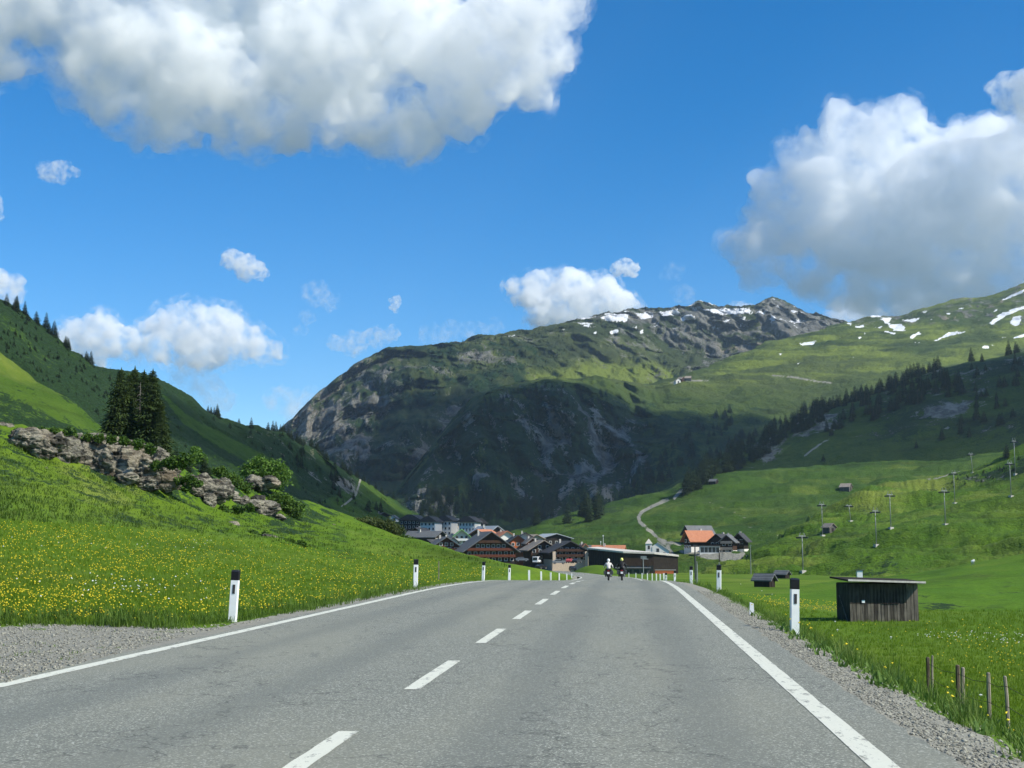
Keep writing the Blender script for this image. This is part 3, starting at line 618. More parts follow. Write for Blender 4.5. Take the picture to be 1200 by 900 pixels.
def strip(name, x0, x1, ys, dz, mat, parent=None, nx=2, jag=0.0):
    xs = np.linspace(x0, x1, nx); X, Y = np.meshgrid(xs, ys)
    if jag: X = X + jag * fbm(Y * 1.7, Y * 0.3 + X, o=4) * ((X == x0) | (X == x1))
    V = np.stack([X + roadx(Y), Y, roadz(Y) + dz], -1).reshape(-1, 3); i = np.arange(X.size).reshape(X.shape)
    return mesh_np(name, V, np.stack([i[:-1, :-1], i[:-1, 1:], i[1:, 1:], i[1:, :-1]], -1).reshape(-1, 4), mat, parent, smooth=True)
ry2 = np.concatenate([np.arange(-6, 40, 0.15), np.arange(40, 70, 0.5), np.arange(70, 140, 2), np.arange(140, 601, 5)])
road = tag(strip('road', XA, XB, ry2, 0.0, MAT['asphalt'], nx=9, jag=0.07), kind='structure')
RV = np.array([[XA, -6, 0], [XB, -6, 0], [XB, 35, 0], [XA, 35, 0]])
TERRAIN.append((RV, np.array([[0, 1, 2, 3]])))
rz_ = ry2[ry2 > 34]; TERRAIN.append((np.concatenate([np.stack([np.full_like(rz_, XA) + roadx(rz_), rz_, roadz(rz_)], 1), np.stack([np.full_like(rz_, XB) + roadx(rz_), rz_, roadz(rz_)], 1)]), np.array([[i, len(rz_) + i, len(rz_) + i + 1, i + 1] for i in range(len(rz_) - 1)])))
m = N('road_paint', 0.6, 0.3); P = m.geo()
w1 = m.noise(m.scale(P, 60), 1, 4, 0.7); w2 = m.noise(m.scale(P, (9, 3.5, 9)), 1, 5, 0.65)
m.col(m.mix(m.ramp(m.math('ADD', m.math('MULTIPLY', w2, 0.75), m.math('MULTIPLY', w1, 0.35)), 0.58, 0.68), m.mix(w2, (0.50, 0.50, 0.41), (0.74, 0.735, 0.62)), (0.21, 0.21, 0.175)))
MAT['paint'] = m.m
line_y = ry2
strip('edge_line', XL - 0.10, XL + 0.09, ry2, 0.004, MAT['paint'], road, 2, 0.006)
strip('edge_line', XR - 0.09, XR + 0.09, ry2, 0.004, MAT['paint'], road, 2, 0.006)
# centre dashes: 3 m long, about 2.9 m apart, as measured along the road
starts = [6.4 + 5.72 * i for i in range(23)] + list(np.arange(150, 330, 12))
for y in [0.7] + starts:
    strip('centre_dash', XC - 0.075, XC + 0.075, np.linspace(y, y + 3.0, 22), 0.004, MAT['paint'], road, 2, 0.006)

# ground lookup for everything that stands on it
_v = []; _f = []; _n = 0
for V, Fc in TERRAIN:
    _v.append(V); _f += (Fc + _n).tolist(); _n += len(V)
BVH = BVHTree.FromPolygons([tuple(p) for p in np.concatenate(_v).tolist()], _f)
def hit(px, py):
    """ground point seen at a photograph pixel"""
    az, te = ray(px, py); d = Vector((math.sin(az), math.cos(az), float(te))).normalized()
    h = BVH.ray_cast(Vector((0, 0, CAMH)), d, 9000)
    return h[0] if h[0] is not None else at(px, py, 3000)
def ground(x, y, top=2000):
    h = BVH.ray_cast(Vector((x, y, top)), Vector((0, 0, -1)), 5000)
    return h[0].z if h[0] is not None else 0.0
def px_m(px, d): return px * d / 1511.0     # picture pixels -> metres at a distance
# ================================================================== CLOUDS
def cloud_mat(name, sigma, sc, lo=0.40, hi=0.62):
    m = bpy.data.materials.new(name); m.use_nodes = True; t = m.node_tree
    for n in list(t.nodes):
        if n.type == 'BSDF_PRINCIPLED': t.nodes.remove(n)
    out = t.nodes['Material Output']
    v = t.nodes.new('ShaderNodeVolumePrincipled'); v.inputs['Color'].default_value = (0.990, 0.996, 1.0, 1); v.inputs['Anisotropy'].default_value = 0.0; v.inputs['Density'].default_value = sigma
    if sc:
        geo = t.nodes.new('ShaderNodeNewGeometry'); mul = t.nodes.new('ShaderNodeVectorMath'); mul.operation = 'MULTIPLY'; mul.inputs[1].default_value = (1 / sc,) * 3
        t.links.new(geo.outputs['Position'], mul.inputs[0])
        no = t.nodes.new('ShaderNodeTexNoise'); no.inputs['Scale'].default_value = 1.0; no.inputs['Detail'].default_value = 5; no.inputs['Roughness'].default_value = 0.66
        t.links.new(mul.outputs[0], no.inputs['Vector'])
        mr = t.nodes.new('ShaderNodeMapRange'); mr.interpolation_type = 'SMOOTHSTEP'; mr.inputs[1].default_value = lo; mr.inputs[2].default_value = hi; mr.inputs[3].default_value = 0.0; mr.inputs[4].default_value = sigma
        t.links.new(no.outputs[0], mr.inputs[0]); t.links.new(mr.outputs[0], v.inputs['Density'])
    t.links.new(v.outputs[0], out.inputs['Volume'])
    return m
def remesh(me, voxel):
    o = bpy.data.objects.new('lumps', me); COL.objects.link(o)
    md = o.modifiers.new('r', 'REMESH'); md.mode = 'VOXEL'; md.voxel_size = voxel
    dg = bpy.context.evaluated_depsgraph_get(); m2 = bpy.data.meshes.new_from_object(o.evaluated_get(dg))
    bpy.data.objects.remove(o); bpy.data.meshes.remove(me)
    return m2
def lumps_mesh(lumps, voxel):
    bm = bmesh.new()
    for c, r in lumps:
        bmesh.ops.create_icosphere(bm, subdivisions=2, radius=1.0, matrix=Matrix.Translation(c) @ Matrix.Diagonal((r[0], r[1], r[2], 1)))
    me = bpy.data.meshes.new('lumps'); bm.to_mesh(me); bm.free()
    return remesh(me, voxel)
def cloud_body(L, k, rmean, label, group, seed, sigma, vox, amp, wisp, veil=0):
    me = lumps_mesh(L, vox)
    n = len(me.vertices); co = np.empty(n * 3, np.float32); me.vertices.foreach_get('co', co); co = co.reshape(-1, 3)
    nr = np.empty(n * 3, np.float32); me.vertex_normals.foreach_get('vector', nr); nr = nr.reshape(-1, 3)
    q = co / k; b = rmean * 0.9
    h = 0.35 * b * fbm(q[:, 0] / b + seed, q[:, 1] / b, q[:, 2] / b, o=2)
    bil = 0; f = 1 / (b * 0.6); a = 1
    for i in range(4):
        bil = bil + a * (0.55 - 1.5 * np.abs(perlin(q[:, 0] * f + seed, q[:, 1] * f, q[:, 2] * f))); a *= 0.52; f *= 2.1
    h = h - 0.30 * b * (0.5 - bil)
    co = co + nr * (h * k * amp)[:, None]
    me.vertices.foreach_set('co', co.astype(np.float32).ravel()); me.update(); me = remesh(me, vox * 0.85)
    me.polygons.foreach_set('use_smooth', np.ones(len(me.polygons), bool))
    me.name = 'cloud'; me.materials.clear(); me.materials.append(cloud_mat('cloud_vapour', sigma, b * 0.75 * k if wisp else None, *(wisp or (0, 1))))
    o = tag(link(bpy.data.objects.new('cloud', me)), label, 'cloud', group)
    if veil:      # thin ragged vapour round the dense body
        n = len(me.vertices); co = np.empty(n * 3, np.float32); me.vertices.foreach_get('co', co); co = co.reshape(-1, 3); nr = np.empty(n * 3, np.float32); me.vertex_normals.foreach_get('vector', nr); nr = nr.reshape(-1, 3); q = co / k
        m2 = me.copy(); m2.vertices.foreach_set('co', (co + nr * (k * b * veil * (0.8 + 0.9 * fbm(q[:, 0] / b * 1.6, q[:, 1] / b * 1.6, q[:, 2] / b * 1.6 + seed, o=3)))[:, None]).astype(np.float32).ravel()); m2.update(); m2 = remesh(m2, vox * 1.1)
        m2.polygons.foreach_set('use_smooth', np.ones(len(m2.polygons), bool)); m2.name = 'veil'; m2.materials.clear(); m2.materials.append(cloud_mat('veil_vapour', sigma * 0.55, b * 0.6 * k, 0.47, 0.80)); link(bpy.data.objects.new('veil', m2), o)
    return o
def cloud(lumps, d, label, seed, group=None, sigma_px=0.10, vox_px=3.0, amp=1.0, thick=0.8, wisp=(0.40, 0.62), veil=0):
    """lumps: (column, row, radius in picture pixels) at distance d; sigma_px = extinction per picture pixel"""
    rs = np.random.default_rng(seed); k = d / 1500.0; L = []
    for q in lumps:
        x, y, r = q[:3]; c = at(x, y, d)
        L.append((c + Vector((0, rs.uniform(-0.4, 0.4) * r * k, 0)), (r * k, r * k * thick, r * k * (q[3] if len(q) > 3 else 0.85))))
    return cloud_body(L, k, np.mean([q[2] for q in lumps]), label, group, seed, sigma_px / k, vox_px * k, amp, wisp, veil)
cloud([(-80, -30, 90), (40, 0, 70), (120, 30, 75), (115, 105, 42), (160, 140, 38), (205, 150, 36), (200, 65, 80), (260, 105, 72), (300, -30, 100), (290, 148, 40), (345, 140, 44), (380, 65, 90), (395, 140, 44), (440, 145, 44), (450, 15, 90), (475, 145, 44), (485, 168, 26), (540, 55, 72), (535, 125, 42), (575, 100, 36), (600, 30, 66), (615, 80, 45), (655, 5, 38), (648, 62, 30), (55, 70, 26), (-20, 60, 40), (200, -120, 130), (450, -130, 130), (0, -130, 120)], 4200,
      'vast grey and white cloud with ragged edge and a bright patch in its grey belly', 3, sigma_px=0.055, vox_px=3.4, thick=1.4, wisp=(0.36, 0.72), amp=0.9, veil=0.18)
cloud([(888, 285, 42), (915, 250, 34), (900, 320, 34), (955, 240, 75), (902, 205, 18), (940, 180, 34), (1000, 160, 42), (1060, 165, 52), (1100, 175, 40), (1040, 255, 110), (1120, 230, 100), (1200, 235, 100), (1250, 200, 90), (955, 322, 48), (1060, 330, 68), (1150, 325, 75), (1240, 320, 70)], 7500,
      'huge heaped white cloud with a blue grey belly above the alpine pasture', 8, sigma_px=0.050, vox_px=2.8, thick=0.75, amp=0.95, wisp=(0.34, 0.66), veil=0.12)
cloud([(1185, 100, 24), (1215, 110, 45), (1240, 80, 40)], 7000, 'white cloud lobe rising behind the huge heaped cloud', 21, sigma_px=0.09, vox_px=2.5)
cloud([(615, 345, 22), (640, 340, 30), (675, 345, 36), (705, 355, 34), (730, 362, 22), (640, 368, 32), (690, 375, 30)], 8500, 'dense white cloud puff resting on the snowy mountain crest', 5, sigma_px=0.14, vox_px=1.8, veil=0.2)
cloud([(725, 315, 13), (738, 316, 13), (731, 308, 9)], 8600, 'little round white cloud just above the dense white puff', 6, sigma_px=0.15, vox_px=1.2)
cloud([(272, 304, 16), (288, 312, 20), (302, 318, 13)], 8000, 'small white cloud floating alone high in the blue over the valley gap', 7, sigma_px=0.14, vox_px=1.4, wisp=(0.38, 0.7))
cloud([(85, 395, 24), (120, 392, 30), (150, 402, 22), (110, 408, 25)], 9500, 'white cloud peeping over the wooded ridge next to the spruces', 9, sigma_px=0.10, vox_px=2.0, veil=0.3)
cloud([(185, 385, 26), (220, 382, 32), (255, 385, 34), (285, 400, 30), (235, 405, 40), (200, 405, 28), (310, 412, 20)], 9500, 'wide white cloud with grey base low above the wooded ridge', 10, sigma_px=0.085, vox_px=2.0, veil=0.3)
cloud([(370, 345, 20), (385, 352, 16), (360, 372, 12), (352, 388, 10)], 9000, 'thin wispy cloud trailing downwards over the valley gap', 12, sigma_px=0.05, vox_px=1.6, wisp=(0.44, 0.8))
cloud([(395, 400, 14), (415, 402, 20), (440, 395, 18), (458, 392, 14)], 9000, 'small ragged cloud left of the mountain shoulder, white at one end', 13, sigma_px=0.075, vox_px=1.6, wisp=(0.42, 0.75))
cloud([(463, 352, 8), (462, 360, 8)], 9000, 'tiny faint cloud fleck above the mountain shoulder', 14, sigma_px=0.12, vox_px=0.8)
cloud([(505, 392, 18), (530, 388, 20), (560, 390, 18), (580, 385, 14)], 9000, 'thin veil of cloud hugging the mountain skyline', 15, sigma_px=0.035, vox_px=1.8, wisp=(0.42, 0.8))
cloud([(55, 200, 14), (70, 202, 18), (85, 203, 10)], 6000, 'small pale cloud scrap below the vast grey cloud', 16, sigma_px=0.11, vox_px=1.4, wisp=(0.42, 0.75))
cloud([(5, 335, 22), (-20, 330, 30), (15, 345, 14)], 9000, 'white cloud edge low over the ridge crest trees', 17, sigma_px=0.08, vox_px=1.8)
cloud([(-6, 240, 14), (-20, 250, 20)], 9000, 'white cloud sliver beside the open blue sky', 18, sigma_px=0.08, vox_px=1.6)
cloud([(345, 480, 24), (365, 470, 18), (330, 468, 22), (240, 455, 26), (215, 440, 22), (255, 470, 22)], 9800, 'hazy low cloud bank in the notch between ridge and mountain', 19, sigma_px=0.04, vox_px=2.0, wisp=(0.40, 0.75))
cloud([(790, 318, 14), (800, 345, 16), (780, 322, 10)], 9000, 'faint cloud veil between the puff and the heaped cloud', 20, sigma_px=0.03, vox_px=1.6, wisp=(0.42, 0.8))
cloud([(870, 372, 26), (910, 378, 22), (1000, 385, 40), (1080, 372, 40)], 9500, 'pale low cloud showing over the rocky summit', 22, sigma_px=0.05, vox_px=2.0)
# clouds overhead, out of the frame: their shadows lie on the cliffs, the wooded shoulder and the village
def shade_cloud(targets, z, label, seed, sigma=0.02):
    L = []
    for (x, y, gz, r) in targets:
        t = (z - gz) / SUN_DIR.z; L.append((Vector((x, y, gz)) + SUN_DIR * t, (r, r, r * 0.42)))
    return cloud_body(L, 1.0, np.mean([q[3] for q in targets]), label, None, seed, sigma, 24, 0.7, None)
def tgt(px, py, d, r):
    p = at(px, py, d); return (p.x, p.y, p.z, r)
shade_cloud([tgt(420, 585, 1700, 170), tgt(500, 560, 1550, 190), tgt(580, 540, 1500, 200), tgt(660, 530, 1520, 190), tgt(730, 520, 1500, 180), tgt(560, 500, 1600, 120), tgt(640, 490, 1600, 130), tgt(700, 490, 1600, 130), tgt(780, 520, 1400, 150), tgt(640, 585, 1250, 130), tgt(430, 550, 1850, 150), tgt(470, 515, 2000, 150), tgt(520, 480, 2100, 130), tgt(400, 520, 2000, 120)], 1150, 'broad cloud overhead whose shadow darkens the cliff massif', 31, 0.013)
shade_cloud([tgt(820, 545, 1050, 110), tgt(900, 525, 1080, 110), tgt(980, 505, 1120, 110), tgt(1060, 495, 1120, 120), tgt(1140, 480, 1120, 120), tgt(1230, 470, 1120, 150), tgt(900, 490, 1400, 120), tgt(860, 480, 1600, 130), tgt(1000, 540, 1000, 90), tgt(1150, 530, 1000, 90)], 1050, 'long cloud overhead whose shadow darkens the wooded shoulder', 32)
shade_cloud([tgt(330, 560, 560, 80), tgt(400, 575, 680, 95), tgt(460, 600, 760, 90), tgt(250, 520, 560, 75), tgt(540, 615, 620, 60)], 900, 'smaller cloud overhead whose shadow crosses ridge and village', 33)
# ================================================================== PLANTS
def leaf_mat(name, a, b, sc=1.5, trans=0.25, rough=0.7):
    m = N(name, rough, 0.25); P = m.geo(); f = m.noise(m.scale(P, sc), 1, 4, 0.7); g = m.noise(m.scale(P, sc * 9), 1, 2)
    c = m.mix(m.ramp(m.math('ADD', m.math('MULTIPLY', f, 0.6), m.math('MULTIPLY', g, 0.4)), 0.35, 0.65), a, b); m.col(c)
    tr = m.n('BsdfTranslucent', {'Color': c}); mx = m.n('MixShader', {0: trans, 1: m.b.outputs[0], 2: tr.outputs[0]})
    m.t.links.new(mx.outputs[0], m.t.nodes['Material Output'].inputs['Surface']); return m.m
MAT['grass'] = leaf_mat('grass_blade', (0.090, 0.170, 0.008), (0.175, 0.268, 0.016), 2.0, 0.45)
MAT['grass2'] = leaf_mat('verge_grass', (0.050, 0.110, 0.012), (0.145, 0.225, 0.034), 3.0, 0.4)
MAT['hillgrass'] = leaf_mat('hill_grass', (0.050, 0.105, 0.012), (0.125, 0.185, 0.026), 0.35, 0.4)
MAT['talltuft'] = leaf_mat('pale_grass', (0.085, 0.150, 0.020), (0.210, 0.270, 0.065), 3.0, 0.4)
MAT['weed'] = leaf_mat('weed_leaf', (0.055, 0.13, 0.018), (0.17, 0.26, 0.055), 3.0, 0.3)
MAT['yellow'] = plain('buttercup', (0.72, 0.56, 0.03), 0.6, 0.15, 5)
MAT['whitefl'] = plain('umbel', (0.75, 0.76, 0.70), 0.7, 0.12, 5)
MAT['needle'] = leaf_mat('spruce_needle', (0.016, 0.034, 0.009), (0.052, 0.082, 0.015), 0.9, 0.1, 0.8)
MAT['needlef'] = leaf_mat('far_needle', (0.012, 0.026, 0.012), (0.026, 0.046, 0.016), 0.3, 0.05, 0.9)
MAT['bark'] = plain('bark', (0.09, 0.07, 0.055), 0.95, 0.35, 6)
MAT['deadwood'] = plain('dead_wood', (0.17, 0.155, 0.14), 0.95, 0.3, 6)
MAT['bush'] = leaf_mat('bush_leaf', (0.035, 0.085, 0.010), (0.085, 0.150, 0.018), 0.8, 0.3)
MAT['bushl'] = leaf_mat('pale_bush_leaf', (0.080, 0.165, 0.020), (0.150, 0.260, 0.045), 0.9, 0.35)
MAT['bushb'] = leaf_mat('brown_bush_leaf', (0.050, 0.070, 0.018), (0.085, 0.110, 0.028), 0.9, 0.25)
rng = np.random.default_rng(77)
def pts_in_picture(poly, n, dmax=400):
    """random ground points that lie under a region of the picture (denser near, thinner far)"""
    poly = np.array(poly, float); lo, hi = poly.min(0), poly.max(0); out = []
    c = rng.uniform(lo, hi, (n, 2)); k = poly_mask(c[:, 0], c[:, 1], poly, 0.5) > 0.5
    for x, y in c[k]:
        h = hit(float(x), float(y))
        if h is not None and h.length < dmax: out.append((h.x, h.y, h.z))
    return np.array(out)
def tufts(name, P, blades, hgt, width, spread, mat, lean=0.5, sink=0.02):
    """every point becomes a tuft of bent blades, all joined in one mesh; hgt, width in metres (arrays or numbers)"""
    n = len(P); hgt = np.broadcast_to(hgt, (n,)); width = np.broadcast_to(width, (n,))
    B = np.repeat(P, blades, 0); m = len(B)
    H = np.repeat(hgt, blades) * rng.uniform(0.5, 1.15, m); Wd = np.repeat(width, blades) * rng.uniform(0.7, 1.2, m)
    a = rng.uniform(0, 2 * np.pi, m); b = rng.uniform(0, 2 * np.pi, m); L = lean * H * rng.uniform(0.2, 1.1, m)
    sp = np.repeat(np.broadcast_to(spread, (n,)), blades) * np.sqrt(rng.uniform(0, 1, m))
    base = B + np.stack([sp * np.cos(b), sp * np.sin(b), -sink + 0 * sp], 1)
    w = np.stack([-np.sin(a), np.cos(a), 0 * a], 1) * Wd[:, None] * 0.5; ln = np.stack([np.cos(a), np.sin(a), 0 * a], 1)
    v0 = base - w; v1 = base + w; mid = base + ln * (L * 0.35)[:, None] + np.stack([0 * H, 0 * H, H * 0.6], 1); v2 = mid + w * 0.8; v3 = mid - w * 0.8
    tip = base + ln * L[:, None] + np.stack([0 * H, 0 * H, H], 1)
    V = np.stack([v0, v1, v2, v3, tip], 1).reshape(-1, 3); i = np.arange(m) * 5
    Fc = np.concatenate([np.stack([i, i + 1, i + 2], 1), np.stack([i, i + 2, i + 3], 1), np.stack([i + 3, i + 2, i + 4], 1)])
    return mesh_np(name, V, Fc, mat)
def dots(name, P, r, h, mat):
    """small upright flower heads on their stems' tops, joined"""
    n = len(P); r = np.broadcast_to(r, (n,)); h = np.broadcast_to(h, (n,)) * rng.uniform(0.7, 1.2, n); k = 5
    ang = np.arange(k) * 2 * np.pi / k; C = P + np.stack([0 * h, 0 * h, h], 1)
    ring = C[:, None, :] + np.stack([np.cos(ang), np.sin(ang), 0 * ang], 1)[None] * r[:, None, None]
    tilt = rng.normal(0, 0.35, (n, 2)); ring[..., 2] += (ring[..., 0] - C[:, None, 0]) * tilt[:, :1] + (ring[..., 1] - C[:, None, 1]) * tilt[:, 1:]
    top = C + np.stack([0 * h, 0 * h, 0.6 * r], 1); bot = C - np.stack([0 * h, 0 * h, 0.5 * r], 1)
    V = np.concatenate([ring, top[:, None], bot[:, None]], 1).reshape(-1, 3); i = (np.arange(n) * (k + 2))[:, None]
    F1 = np.stack([np.concatenate([i + j, i + (j + 1) % k, i + k], 1) for j in range(k)], 1).reshape(-1, 3)
    F2 = np.stack([np.concatenate([i + (j + 1) % k, i + j, i + k + 1], 1) for j in range(k)], 1).reshape(-1, 3)
    return mesh_np(name, V, np.concatenate([F1, F2]), mat)
def dist(P): return np.hypot(P[:, 0], P[:, 1])
# --- left meadow grass
P = pts_in_picture([(-60, 606), (117, 616), (204, 623), (306, 634), (400, 648), (520, 655), (600, 668), (600, 676), (490, 690), (350, 716), (300, 723), (268, 728), (200, 736), (107, 732), (-60, 731)], 26000, 140)
d = dist(P); s = 0.55 + d / 60
tag(tufts('grass', P, 6, 0.085 + 0.0008 * d + 0.09 * sstep(30, 21, d) * rng.uniform(0, 1, len(P)), 0.010 * s, 0.10 * s, MAT['grass']), 'short flowering meadow grass rising from the road to the rocky hill', 'grass', kind='stuff')
P = pts_in_picture([(-60, 722), (107, 722), (200, 726), (290, 716), (350, 708), (500, 684), (505, 690), (350, 718), (300, 726), (268, 730), (200, 738), (107, 734), (-60, 733)], 5200, 70)
tag(tufts('grass', P, 9, rng.uniform(0.05, 0.30, len(P)) * (0.5 + 0.9 * sstep(-0.3, 0.5, fbm(P[:, 0] / 0.9, P[:, 1] / 0.9, o=3))), 0.014, 0.14, MAT['grass2'], 0.8), 'taller ragged grass fringing the gravel bay and road edge', 'grass', kind='stuff')
# flowers in drifts
P = pts_in_picture([(-60, 612), (117, 618), (306, 638), (500, 656), (600, 670), (600, 675), (490, 688), (350, 714), (200, 730), (-60, 729)], 17500, 140)
drift = fbm(P[:, 0] / 9, P[:, 1] / 4.5, o=4); drift2 = fbm(P[:, 0] / 2.5, P[:, 1] / 1.5, o=3); P = P[(0.7 * drift + 0.6 * drift2 + rng.normal(0, 0.45, len(P))) > 0.16]; d = dist(P)
tag(dots('flowers', P, 0.011 + 0.00028 * d, (0.11 + 0.0009 * d) * rng.uniform(0.6, 1.15, len(P)), MAT['yellow']), 'drifts of yellow buttercups in the meadow below the rocks', 'flowers', kind='stuff')
P = np.concatenate([pts_in_picture([(90, 690), (140, 682), (200, 690), (215, 705), (180, 712), (100, 708)], 34), pts_in_picture([(-60, 680), (300, 680), (300, 720), (-60, 722)], 26), pts_in_picture([(0, 625), (300, 640), (300, 660), (0, 650)], 30)]); d = dist(P)
tag(dots('flowers', P, 0.016 + 0.00025 * d, 0.20 + 0.001 * d, MAT['whitefl']), 'scattered white flowers behind the gravel bay', 'flowers', kind='stuff')
P = pts_in_picture([(-60, 505), (20, 520), (60, 540), (150, 565), (240, 596), (320, 600), (350, 590), (400, 604), (460, 629), (512, 642), (550, 652), (600, 665), (560, 662), (480, 655), (400, 648), (306, 634), (204, 623), (117, 616), (-60, 606)], 15000, 200)
d = dist(P); cl = fbm(P[:, 0] / 4, P[:, 1] / 4, o=3)
tag(tufts('grass', P, 5, (0.16 + 0.16 * np.clip(cl + 0.4, 0, 1)) * rng.uniform(0.5, 1.4, len(P)), 0.05, 0.30, MAT['hillgrass'], 0.9), 'coarse tussocky grass on the slope below the rock outcrops', 'grass', kind='stuff')
# --- right verge and bank
n = 6500; by_ = 6 + 44 * rng.uniform(0, 1, n) ** 1.6; bx_ = rng.uniform(2.45, 8.5, n) ; keep = (bx_ + 0.45 * fbm(bx_ / 0.9, by_ / 1.3, o=3) > 2.72); bx_, by_ = bx_[keep], by_[keep]
P = np.array([(x, y, ground(x, y, 3)) for x, y in zip(bx_, by_)])
near_edge = sstep(4.6, 3.0, P[:, 0])
tag(tufts('grass', P, 9, rng.uniform(0.10, 0.30, len(P)) * (0.6 + 0.4 * sstep(2.8, 3.6, P[:, 0])), 0.011, 0.13, MAT['grass2'], 0.75), 'rough tall grass on the bank beside the gravel shoulder', 'grass', kind='stuff')
by_ = 40 + 90 * rng.uniform(0, 1, 1800); bx_ = rng.uniform(2.75, 9, 1800)
P = np.array([(x, y, ground(x, y, 3)) for x, y in zip(bx_, by_)])
tag(tufts('grass', P, 7, rng.uniform(0.12, 0.32, len(P)), 0.03, 0.2, MAT['grass2'], 0.7), 'grass along the road edge beyond the crest by the marker posts', 'grass', kind='stuff')
P = pts_in_picture([(860, 698), (985, 722), (1080, 716), (1260, 716), (1260, 850), (1200, 860), (1100, 820), (1000, 770), (940, 735), (880, 706)], 15000, 110)
P = P[P[:, 0] > 7]; ex = np.stack([rng.uniform(6, 34, 5000), rng.uniform(11, 52, 5000)], 1); P = np.concatenate([P, np.array([(x, y, ground(x, y, 3)) for x, y in ex])]); d = dist(P); s = 0.6 + d / 50
tag(tufts('grass', P, 6, 0.10 + 0.0012 * d, 0.010 * s, 0.10 * s, MAT['grass']), 'even green meadow grass around the plank shed', 'grass', kind='stuff')
P = np.concatenate([pts_in_picture([(860, 698), (985, 708), (985, 722), (900, 712)], 500), pts_in_picture([(1080, 745), (1260, 730), (1260, 800), (1160, 780)], 260), pts_in_picture([(990, 728), (1260, 722), (1260, 850), (1100, 800)], 200)]); d = dist(P); P = P[(P[:, 0] > 7)]; d = dist(P)
tag(dots('flowers', P, 0.016 + 0.0003 * d, 0.14 + 0.001 * d, MAT['yellow']), 'sprinkled yellow flowers in the meadow by the plank shed', 'flowers', kind='stuff')
P = pts_in_picture([(1060, 742), (1200, 744), (1260, 752), (1260, 764), (1190, 758), (1080, 750)], 220); d = dist(P)
tag(dots('flowers', P, 0.016 + 0.0003 * d, 0.15, MAT['whitefl']), 'strip of small white flowers crossing the shed meadow', 'flowers', kind='stuff')
n = 620; ty = 7 + 24 * rng.uniform(0, 1, n) ** 1.3; tx = rng.uniform(2.75, 5.2, n); kp = fbm(tx / 0.7, ty / 1.1, o=3) > 0.0; tx, ty = tx[kp], ty[kp]
P = np.array([(x, y, ground(x, y, 3)) for x, y in zip(tx, ty)])
tag(tufts('grass', P, 12, rng.uniform(0.18, 0.42, len(P)), 0.009, 0.10, MAT['talltuft'], 0.65), 'clumps of taller pale grass standing above the bank grass', 'grass', kind='stuff')
P = pts_in_picture([(-60, 733), (107, 734), (200, 740), (260, 735), (150, 762), (-60, 800)], 260, 60); P = P[fbm(P[:, 0] / 1.2, P[:, 1] / 0.8, o=3) > 0.15]
tag(tufts('grass', P, 9, rng.uniform(0.03, 0.09, len(P)), 0.010, 0.09, MAT['grass2'], 0.9), 'thin grass sprouting through the gravel bay', 'grass', kind='stuff')
# broad weed leaves on the verge
n = 520; wy = 6.5 + 20 * rng.uniform(0, 1, n) ** 1.4; wx = rng.uniform(2.45, 4.6, n)
P = np.array([(x, y, ground(x, y, 3)) for x, y in zip(wx, wy)])
tag(tufts('weeds', P, 7, rng.uniform(0.06, 0.17, len(P)), rng.uniform(0.018, 0.045, len(P)), 0.07, MAT['weed'], 1.2), 'broad leafed roadside weeds at the gravel edge', 'weeds', kind='stuff')
P = np.concatenate([P[::9], np.array([(3.5, 12.6, ground(3.5, 12.6, 3)), (3.6, 9.2, ground(3.6, 9.2, 3))])])
tag(dots('flowers', P, 0.02, 0.25, MAT['yellow']), 'few yellow flower heads among the roadside weeds', 'flowers', kind='stuff')
# single cow parsley plants on the verge
def umbel(px, py, hpx, label):
    b = hit(px, py); D = b.length; h = hpx * D / 1511; e = empty('cow_parsley', b); tag(e, label, 'flower', 'cow parsley on the verge')
    MB().tube([(0, 0, -0.05), (0.01, 0, h * 0.5), (0, 0.01, h * 0.95)], [0.006, 0.005, 0.004], 5).build('stem', MAT['weed'], e)
    mb = MB()
    for k in range(16):
        a = k * 2.4; r = 0.042 * math.sqrt(k / 16); mb.ball((r * math.cos(a), r * math.sin(a), h * 0.97 - 0.5 * r), (0.013, 0.013, 0.010), 5, 4); mb.tube([(0, 0.01, h * 0.84), (r * math.cos(a), r * math.sin(a), h * 0.96 - 0.25 * r)], 0.0025, 3)
    mb.build('flower_head', MAT['whitefl'], e)
for q in ((1045, 775, 28), (982, 760, 22), (979, 738, 10), (893, 700, 8), (905, 705, 9), (1150, 835, 20), (868, 692, 8)): umbel(*q, 'white cow parsley umbel standing above the verge grass')
# --- gravel stones
def stones(name, P, r, mat, label):
    n = len(P); base = np.array([(1, 0, 0), (0, 1, 0), (-1, 0, 0), (0, -1, 0), (0, 0, .8), (0, 0, -.8)]); F0 = np.array([(0, 1, 4), (1, 2, 4), (2, 3, 4), (3, 0, 4), (1, 0, 5), (2, 1, 5), (3, 2, 5), (0, 3, 5)])
    a = rng.uniform(0, 6.28, n); R_ = np.broadcast_to(r, (n,))[:, None, None] * rng.uniform(0.6, 1.4, (n, 6, 1)); v = np.broadcast_to(base, (n, 6, 3)) * R_
    c, s_ = np.cos(a)[:, None], np.sin(a)[:, None]; v = np.stack([v[..., 0] * c - v[..., 1] * s_, v[..., 0] * s_ + v[..., 1] * c, v[..., 2] * 0.75], -1) + P[:, None, :]
    o = mesh_np(name, v.reshape(-1, 3), (F0[None] + (np.arange(n) * 6)[:, None, None]).reshape(-1, 3), mat); return tag(o, label, 'gravel', kind='stuff')
m = N('gravel_stone', 0.9, 0.2); f = m.n('TexVoronoi', {'Vector': m.scale(m.geo(), 40), 'Scale': 1.0}).outputs['Color']; f = m.n('SeparateColor', {0: f}).outputs[0]
m.col(m.mix(f, (0.10, 0.098, 0.08), (0.38, 0.368, 0.30))); MAT['gravel'] = m.m
